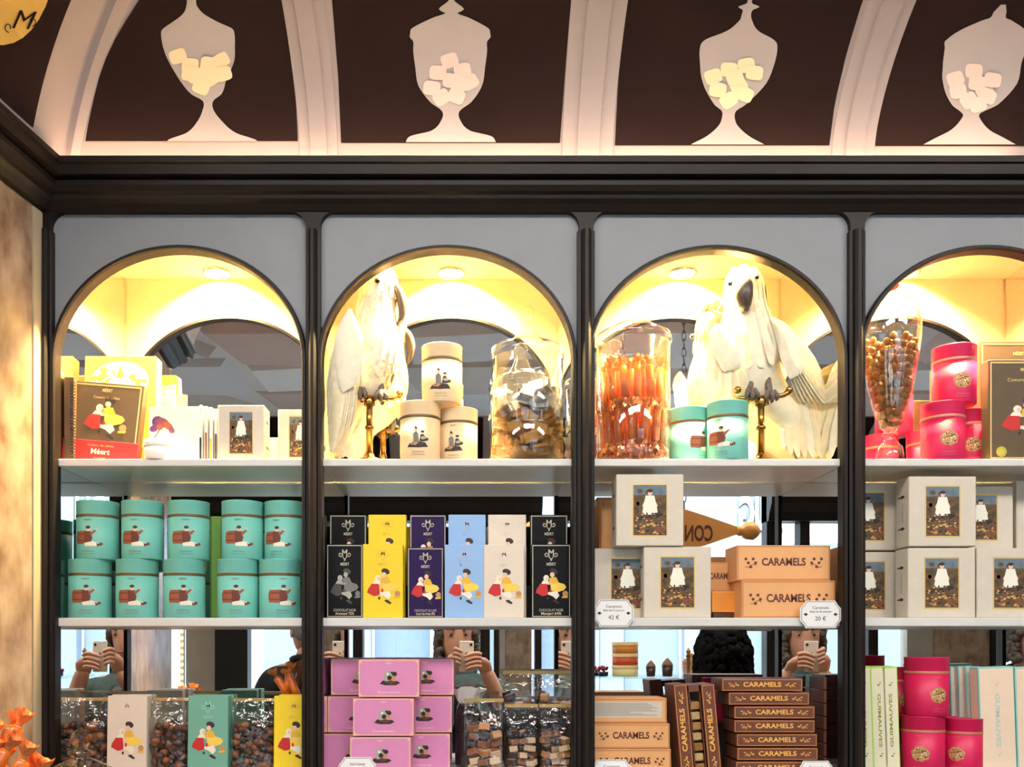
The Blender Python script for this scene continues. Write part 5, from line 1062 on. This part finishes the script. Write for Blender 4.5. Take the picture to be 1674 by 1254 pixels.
def head_rings(M, b, k=1.0):
    prof = [(-.118, .018, .062, -.03), (-.108, .036, .074, .0), (-.09, .050, .080, .03), (-.065, .060, .082, .058), (-.04, .066, .083, .072), (-.012, .071, .083, .082), (.018, .074, .085, .09), (.05, .076, .087, .095), (.08, .072, .078, .09), (.104, .054, .055, .07), (.118, .028, .026, .04), (.122, .004, .004, .008)]
    rings = []; N = 36
    for z, w, f, bk in prof:
        ring = []
        for j in range(N):
            a = 2 * math.pi * j / N; s_, c = math.sin(a), math.cos(a); x = w * s_; y = f * c if c > 0 else bk * c
            if c > .8:
                nz = max(0, 1 - abs(s_) / .24)
                if -.05 < z < .03: y += nz * lerp([(-.05, .0), (-.04, .012), (-.03, .022), (-.012, .016), (.018, .006), (.03, 0)], z)
                if -.09 < z < -.05: y += .004 * max(0, 1 - abs(s_) / .4)
            if .0 < z < .03 and c > .5 and .3 < abs(s_) < .62: y -= .007
            ring.append((x * k, y * k, z * k))
        rings.append(ring)
    b.loft(rings, SKIN, M=M)
    for s_ in (-1, 1):
        b.ball((s_ * .031 * k, .071 * k, .012 * k), (.012 * k, .0075 * k, .0043 * k), WHITE_E, 10, 7, M); b.ball((s_ * .031 * k, .0775 * k, .012 * k), (.0058 * k, .003 * k, .0046 * k), IRIS, 8, 6, M)
        b.tube([(s_ * .018 * k, .083 * k, .031 * k), (s_ * .033 * k, .082 * k, .036 * k), (s_ * .05 * k, .071 * k, .031 * k)], [.003 * k, .004 * k, .002 * k], HAIRP, 6, M=M)
        b.ball((s_ * .074 * k, -.008 * k, -.006 * k), (.009 * k, .019 * k, .031 * k), SKIN, 10, 7, M)
    b.tube([(-.023 * k, .079 * k, -.062 * k), (-.008 * k, .086 * k, -.059 * k), (0, .087 * k, -.060 * k), (.008 * k, .086 * k, -.059 * k), (.023 * k, .079 * k, -.062 * k)], [.002 * k, .005 * k, .0048 * k, .005 * k, .002 * k], LIP, 8, M=M)
def hand(b, w, palm_c, fingers, thumb, m=SKIN):
    """palm from wrist to knuckle centre and five separate bent finger chains rooted in it"""
    w, pc = Vector(w), Vector(palm_c)
    b.tube([w[:], (w * .6 + pc * .4)[:], (w * .15 + pc * .85)[:], (pc + (pc - w).normalized() * .012)[:]], [.025, .032, .034, .02], m, 12, sq=.5)
    for ch in fingers: b.tube([p[:] for p in sm([tuple(Vector(q)) for q in ch], 3)], [lerp([(0, .0088), (.5, .0082), (.85, .0072), (1, .0035)], i / (3 * (len(ch) - 1))) for i in range(3 * (len(ch) - 1) + 1)], m, 9)
    b.tube([p[:] for p in sm([tuple(Vector(q)) for q in thumb], 3)], [lerp([(0, .0125), (.5, .0098), (.85, .0088), (1, .004)], i / (3 * (len(thumb) - 1))) for i in range(3 * (len(thumb) - 1) + 1)], m, 9)
def person(label, loc, rot, H, arms, top_m, trouser_m, hair_fn, hands, head_dz=0, headrot=(0, 0, 0), inner=None, sleeve_to=1.0, width=1.):
    """local frame: feet at z=0, facing +y. arms: [(elbow, wrist)] for left (-x) and right (+x)"""
    t = thing('person', label, 'person', loc, rot); k = H / 1.7
    zs, zn, zh = 1.40 * k, 1.46 * k, 1.585 * k; sw = .165 * k * width
    J = lambda x, y, z, r: (x, y, z * k, r * k)
    tor = [J(0, 0, .93, .13), J(0, 0, 1.06, .12), J(0, .005, 1.2, .13), J(0, 0, 1.33, .115), J(0, -.005, 1.42, .062), J(0, .01, 1.52, .055)]
    legs = [[J(0, 0, .93, .13), J(s_ * .09, 0, .86, .095), J(s_ * .1, .015, .5, .062), J(s_ * .1, -.01, .12, .042), J(s_ * .1, .0, .06, .045), J(s_ * .1, .13, .035, .036)] for s_ in (-1, 1)]
    ar = []
    for s_, (e, w) in zip((-1, 1), arms): ar.append([J(0, 0, 1.33, .115), (s_ * sw * .75, 0, zs - .035, .062 * k), (s_ * sw * 1.08, 0, zs - .055, .054 * k), tuple(e) + (.04 * k,), tuple(w) + (.031 * k,)])
    v, f = skin_mesh([tor] + legs + ar, SKIN); b = B(); b.add(v, f, SKIN, True)
    M = Matrix.Translation((0, .02, zh + head_dz)) @ Euler(headrot).to_matrix().to_4x4(); head_rings(M, b, k)
    for hd in hands: hand(b, *hd)
    b.build('body', t)
    g = lambda ch, dr, n0=0, n1=99: [p[:3] + (p[3] + dr,) for p in ch[n0:n1]]
    sl = []
    for a in ar:
        c = g(a, .026, 0, 4); e, w = Vector(a[3][:3]), Vector(a[4][:3]); p = e.lerp(w, .75 * sleeve_to); c.append(tuple(p) + (.042 * k,)); sl.append(c)
    v, f = skin_mesh([g(tor, .022, 0, 4) + [J(0, -.004, 1.395, .105), J(0, -.006, 1.435, .078)]] + sl, top_m); b = B(); b.add(v, f, top_m, True); jk_ = b.build('jacket', t)
    if inner:
        b = B(); rings = [[(.075 * k * math.sin(a) * q, .118 * k + .028 * k * math.cos(a), z * k) for a in [2 * math.pi * j / 14 for j in range(14)]] for z, q in ((1.05, .7), (1.2, .95), (1.32, .9), (1.38, .6))]; b.loft(rings, inner); b.build('shirt', t)
    if jk_:
        b = B(); b.tube([(math.sin(a) * .072 * k, -.006 + math.cos(a) * .066 * k, 1.44 * k + .014 * math.cos(a + math.pi)) for a in [2 * math.pi * j / 16 for j in range(17)]], .018 * k, top_m, 8); b.build('collar', jk_)
    v, f = skin_mesh([g(tor, .015, 0, 2)] + [g(l, .016, 0, 4) for l in legs], trouser_m); b = B(); b.add(v, f, trouser_m, True); b.build('trousers', t)
    for s_ in (-1, 1):
        b = B(); b.loft([[(s_ * .1 * k + w * math.cos(a), y + .0 + l * math.sin(a), z) for a in [2 * math.pi * j / 16 for j in range(16)]] for z, w, l, y in ((.0, .045, .13, .06), (.03, .047, .132, .06), (.06, .042, .11, .045), (.1, .044, .06, .0))], BLACK); b.build('shoe', t)
    hair_fn(t, M, k)
    return t
def hair_curls(m, n, spread, low, seed, face_gap=.55, back=1.0):
    def fn(t, M, k):
        r = random.Random(seed); b = B()
        b.loft([[(w * math.sin(a) * 1.06 * k, (f_ * math.cos(a) if math.cos(a) > 0 else bk * math.cos(a)) * 1.06 * k, z * k) for a in [2 * math.pi * j / 28 for j in range(28)]] for z, w, f_, bk in ((.052, .078, .03, .098), (.075, .076, .075, .096), (.1, .062, .066, .078), (.122, .034, .032, .045), (.13, .004, .004, .006))], m, M=M)
        b.loft([[(w * spread * math.sin(a) * 1.03 * k, (f_ * math.cos(a) if math.cos(a) > 0 else bk * spread * math.cos(a)) * k, z * k) for a in [2 * math.pi * j / 28 for j in range(28)]] for z, w, f_, bk in ((low, .05, -.03, .075), (low * .5, .070, -.025, .095), (.0, .078, -.015, .1), (.055, .078, .0, .1), (.1, .066, .05, .08), (.125, .03, .03, .04))], m, M=M)
        for i in range(n * 4):
            a = r.uniform(face_gap * math.pi * .55, 2 * math.pi - face_gap * math.pi * .55); z = r.uniform(low, .11); q = 1.0 - max(0, z - .04) * 4
            rad = r.uniform(.009, .017) * spread; c = Vector((.078 * spread * q * math.sin(a), (.075 if math.cos(a) > 0 else .1 * back) * spread * q * math.cos(a), z))
            b.ball((c * k)[:], (rad * k, rad * k, rad * 1.15 * k), m, 8, 6, M)
        b.build('hair', t)
    return fn
def hair_short(m):
    def fn(t, M, k):
        b = B(); b.loft([[(w * math.sin(a) * 1.05 * k, (f_ * math.cos(a) if math.cos(a) > 0 else bk * math.cos(a)) * 1.05 * k, z * k) for a in [2 * math.pi * j / 28 for j in range(28)]] for z, w, f_, bk in ((-.05, .055, -.03, .078), (-.01, .073, -.02, .088), (.03, .077, .0, .095), (.06, .077, .078, .096), (.1, .062, .066, .078), (.122, .034, .032, .045), (.13, .004, .004, .006))], m, M=M); b.build('hair', t)
    return fn
JAC = mat('green_grey_jacket', (70, 92, 86), .8, ns=40, na=.12, bump=.2); NAVY = mat('dark_trousers', (36, 38, 46), .8, ns=40, na=.1)
# photographer: feet below her, head left of the phone. local x=0 is her body axis at world x=-.06
px0, py0 = -.06, -1.84; ZL = CZ
q = lambda x, y, z: (x - px0, y - py0, z)
PHY = -1.606
fingR = [[q(.040, PHY + .012, ZL - .040 - .016 * i), q(.022, PHY + .020, ZL - .034 - .017 * i), q(-.004 - .002 * i, PHY + .016, ZL - .040 - .018 * i), q(-.030 + .004 * i, PHY + .012, ZL - .050 - .018 * i)] for i in range(4)]
fingL = [[q(-.066, PHY - .012, ZL - .022 - .017 * i), q(-.062, PHY + .012, ZL - .016 - .017 * i), q(-.050, PHY + .016, ZL - .022 - .017 * i), q(-.032 - .003 * i, PHY + .012, ZL - .030 - .017 * i)] for i in range(4)]
handR = (q(.062, -1.640, ZL - .115), q(.046, PHY - .004, ZL - .066), fingR, [q(.055, -1.63, ZL - .085), q(.040, PHY - .022, ZL - .06), q(.012, PHY - .020, ZL - .045)])
handL = (q(-.078, -1.660, ZL - .120), q(-.070, PHY - .02, ZL - .052), fingL, [q(-.072, -1.64, ZL - .085), q(-.056, PHY - .022, ZL - .06), q(-.035, PHY - .020, ZL - .05)])
GREYBR = mat('grey_brown_hair', (96, 84, 72), .7, ns=60, na=.2)
ph_ = person('person in a green-grey jacket holding a white phone up before the face, mirrored', (px0, py0, 0), R(-6), 1.70,
    [(q(-.20, -1.70, 1.22), q(-.075, -1.648, ZL - .098)), (q(.17, -1.70, 1.20), q(.056, -1.628, ZL - .095))], JAC, NAVY, hair_curls(GREYBR, 110, 1.08, -.10, 5), [handR, handL], .0, (R(-4), 0, R(-6)), BLACK, .6, 1.05)
ph_.rotation_euler = (0, 0, 0)
b = B(); b.ball((-.078, .03, 1.585 - .038), .006, GOLD, 8, 6); b.build('earring', ph_)
t = thing('phone', 'white phone held upright in both hands, camera lens in its top corner', 'phone', (-.018, PHY, ZL - .047))
b = B(); b.box(-.029, .029, -.0035, .0035, -.062, .062, mat('white_phone_back', (232, 226, 214), .3, coat=.3), .003); b.build('shell', t)
b = B(); b.lathe([(.0055, 0), (.0055, .001), (.004, .0012), (0, .0012)], BLACK, 16, M=Matrix.Translation((.018, .0036, .047)) @ Matrix.Rotation(R(-90), 4, 'X'), caps=False); b.build('lens', t)
b = B(); b.flat(ell(0, .008, .0065, .0072, 14), G1, lambda x, z, l: (x, .0037, z)); b.flat(ell(.002, .0185, .0028, .0014, 8, .8), G1, lambda x, z, l: (x, .0037, z)); b.flat(ell(.0066, .009, .0022, .003, 8), mat('white_phone_back'), lambda x, z, l: (x, .00375, z)); b.build('emblem', t)
b = B(); b.box(-.026, .026, -.0038, -.0034, -.05, .05, mat('lit_phone_screen', (120, 130, 150), .2, emit=.5)); b.build('screen', t)
# dark-haired shopper
LIMEJ = mat('lime_top', (168, 192, 84), .8, ns=40, na=.06); BLKH = mat('black_hair', (10, 6, 8), .8, ns=60, na=.2, spec=.1)
person('person in lime top with big dark curly hair, back to the shelves', (.95, -1.38, 0), R(176), 1.60, [((-.24, .03, 1.08), (-.22, .12, .86)), ((.24, .03, 1.08), (.22, .12, .86))], LIMEJ, NAVY, hair_curls(BLKH, 150, 1.28, -.12, 7, .5, 1.0),
       [((-.22, .12, .87), (-.22, .14, .80), [[(-.235 + .015 * i, .15, .79), (-.235 + .015 * i, .155, .755), (-.232 + .014 * i, .15, .725 + .006 * abs(i - 1.5))] for i in range(4)], [(-.2, .14, .83), (-.185, .16, .8), (-.185, .16, .775)]),
        ((.22, .12, .87), (.22, .14, .80), [[(.195 + .015 * i, .15, .79), (.195 + .015 * i, .155, .755), (.198 + .014 * i, .15, .725 + .006 * abs(i - 1.5))] for i in range(4)], [(.2, .14, .83), (.185, .16, .8), (.185, .16, .775)])])
# man in a dark suit
SUIT = mat('black_suit', (24, 24, 28), .75, ns=60, na=.1)
person('person in a black suit with short grey hair by the bright shop window', (-.84, -2.6, 0), R(160), 1.74, [((-.25, .02, 1.14), (-.24, .1, .9)), ((.25, .02, 1.14), (.24, .1, .9))], SUIT, SUIT, hair_short(mat('grey_hair', (150, 150, 156), .7, ns=60, na=.15)),
       [((-.24, .1, .91), (-.24, .12, .84), [[(-.255 + .015 * i, .13, .83), (-.255 + .015 * i, .135, .795), (-.252 + .014 * i, .13, .765 + .006 * abs(i - 1.5))] for i in range(4)], [(-.22, .12, .87), (-.205, .14, .84), (-.205, .14, .815)]),
        ((.24, .1, .91), (.24, .12, .84), [[(.215 + .015 * i, .13, .83), (.215 + .015 * i, .135, .795), (.218 + .014 * i, .13, .765 + .006 * abs(i - 1.5))] for i in range(4)], [(.22, .12, .87), (.205, .14, .84), (.205, .14, .815)])], inner=PAPER)
# ================================================================ window display behind the camera, seen in the mirrors
VS = lambda v: S * v / D
def MXZ(px, py, v): return ((px - CX) * VS(v), -(v - D - 2 * MY), CZ + (CY - py) * VS(v))
v0 = 4.6
x0, y0_, zc = MXZ(1070, 1106, v0)
ws = thing('window_counter', 'pale window display counter with glass top shelf on brass posts', 'counter', (x0, y0_ - .1, 0))
b = B(); b.box(-.36, .5, -.3, .3, 0, .95, mat('ivory_panel', (226, 218, 206), .6, ns=6, na=.03), .006); b.build('cabinet', ws)
b = B(); b.box(-.4, .54, -.33, .33, .95, .98, mat('white_stone_top', (236, 234, 230), .25, ns=6, na=.04), .004); b.build('worktop', ws)
b = B(); b.box(-.38, .52, -.2, .2, zc - .008, zc, clear('shelf_glass', (236, 248, 244), 1.45, .01, .05), .001); b.build('glass_shelf', ws)
for px, py in ((-.34, -.16), (-.34, .16), (.16, .16), (.5, -.16)):
    b = B(); b.lathe([(.014, .98), (.009, .995), (.009, zc + .1), (.016, zc + .105), (.008, zc + .115), (.013, zc + .13), (.0, zc + .15)], BRASS, 12, (px, py, 0)); b.build('brass_post', ws)
for k, (c, nm_, w_) in enumerate((((224, 192, 110), 'pale yellow', 74), ((214, 84, 40), 'orange red', 70), ((220, 140, 52), 'amber', 72))):
    x, y, z = MXZ(1022, 1106, v0); w = 21 * VS(v0); h = 18.5 * VS(v0)
    t = thing('round_box', '%s round box in the stack on the window shelf' % nm_, 'box', (x, y, zc + .0005 + k * (h + .001)), 0, 'round boxes in the window')
    b = B(); b.lathe([(w * .96, 0), (w, .002), (w, h * .72)], mat(nm_.replace(' ', '_') + '_card', c, .5, ns=30, na=.04), 24); b.build('base', t)
    b = B(); b.lathe([(w * 1.03, h * .7), (w * 1.03, h * .97), (w * 1.0, h), (0, h)], mat('pale_box_lid', (238, 206, 150), .5), 24, caps=False); b.build('lid', t)
for k, (p, s_) in enumerate(((986, 1.), (976, .8))):
    x, y, z = MXZ(p, 1106, v0); t = thing('red_fruit_pot', ('larger', 'smaller')[k] + ' pot heaped with red fruit candies on the window shelf', 'pot', (x, y - .05 * k, zc + .0005), 0, 'red fruit pots'); q_ = .026 * s_
    b = B(); b.lathe([(q_ * .8, 0), (q_, .004), (q_ * 1.05, q_ * .9), (q_ * .9, q_ * .9), (q_ * .8, .006)], BLACK, 16); b.build('pot', t)
    b = B(); r = random.Random(k)
    for i in range(34): a = r.uniform(0, 6.28); e = r.random() ** .5; b.ball((q_ * e * math.cos(a), q_ * e * math.sin(a), q_ * (1.1 + 1.5 * r.random() * (1 - e * .6))), q_ * .28, mat('red_berry', (176, 34, 48), .3, ns=30, na=.15), 7, 5)
    b.build('fruit', t, 'stuff')
for k, (p, s_) in enumerate(((1064, 1.), (1091, 1.15))):
    x, y, z = MXZ(p, 1104, v0); t = thing('dessert_cup', 'dark dessert cup with cream top, %s on the window shelf' % ('beside the round boxes', 'farther from the round boxes')[k], 'cup', (x, y, zc + .0005), 0, 'dessert cups'); q_ = .026 * s_
    b = B(); b.lathe([(q_ * .8, 0), (q_ * .85, .003), (q_, q_ * 2.0), (q_ * .92, q_ * 2.0), (q_ * .8, .005)], mat('dark_mousse', (58, 38, 30), .3), 18); b.build('cup', t)
    b = B(); b.lathe([(q_ * .98, q_ * 1.9), (q_ * .8, q_ * 2.4), (q_ * .45, q_ * 2.8), (q_ * .2, q_ * 3.1), (0, q_ * 3.2)], mat('whipped_cream', (150, 110, 80), .6), 18, caps=False); b.build('cream', t)
for k, (p, s_) in enumerate(((1132, 1.), (1245, 1.1))):
    x, y, z = MXZ(p, 1106, v0)
    t = thing('brioche', ('pink glazed brioche on the window shelf near its brass post', 'golden brioche on the shelf end beyond the dark-haired person')[k], 'pastry', (x, y - .03, zc + .0005 if k == 0 else .981))
    b = B(); b.lathe([(.03, 0), (.036, .01), (.044, .05), (.046, .06)], (mat('pink_brioche', (226, 160, 140), .5, ns=20, na=.1), mat('golden_brioche', (220, 160, 100), .5, ns=20, na=.1))[k], 16, flute=.06, nf=8); b.build('base', t)
    b = B(); b.ball((0, 0, .072), (.047, .047, .03), mat('brioche_crust', (214, 140, 90), .4, ns=20, na=.15), 14, 8); b.ball((0, 0, .105), .016, mat('brioche_crust'), 10, 7); b.build('crust', t)
# giant wrapped-caramel sign hanging in the window
v1 = 3.3; x, y, z = MXZ(1098, 868, v1)
t = thing('candy_sign', 'big orange candy-shaped hanging sign lettered CONFISERIE, seen reversed in the mirror', 'sign', (x, y, z)); k = VS(v1)
b = B(); ORG = mat('orange_painted_wood', (222, 158, 84), .5, ns=8, na=.06)
b.prism([(-110 * k, -34 * k), (10 * k, -34 * k), (54 * k, -24 * k), (106 * k, -6 * k), (106 * k, 6 * k), (54 * k, 24 * k), (10 * k, 38 * k), (-110 * k, 38 * k), (-150 * k, 24 * k), (-206 * k, 6 * k), (-206 * k, -6 * k), (-150 * k, -22 * k)], -.012, .012, ORG); b.build('board', t)
b = B(); rr = random.Random(4)
for s_, xo in ((1, 106), (-1, -206)):
    b.lathe([(6 * k, 0), (8 * k, 4 * k), (7 * k, 8 * k), (13 * k, 14 * k), (14 * k, 26 * k), (9 * k, 34 * k), (4 * k, 38 * k)], mat('orange_carved_wood', (222, 158, 84), .5, ns=14, na=.12), 14, flute=.12, nf=7, M=Matrix.Translation((xo * k, 0, 0)) @ Matrix.Rotation(R(90 * s_), 4, 'Y'))
b.build('twist', t)
b = B(); write(b, 'CONFISERIE', 0, 0, 25 * k, CINK, lambda x_, z_, l: (12 * k - x_, .0125, -6 * k + z_), width=108 * k, bold=.03); write(b, 'CONFISERIE', 0, 0, 25 * k, CINK, lambda x_, z_, l: (12 * k + x_, -.0125, -6 * k + z_), width=108 * k, bold=.03); b.build('lettering', t)
b = B()
for xx in (-80 * k, 20 * k):
    n = int((CEIL_Z - z - .04) / .03)
    for i in range(n): b.tube([(xx + .008 * math.cos(a) * (i % 2), .008 * math.cos(a) * ((i + 1) % 2), 34 * k + .03 * i + .015 + .02 * math.sin(a)) for a in [j * math.pi / 4 for j in range(9)]], .002, BLACK, 5, caps=False)
b.build('chain', t, 'stuff')
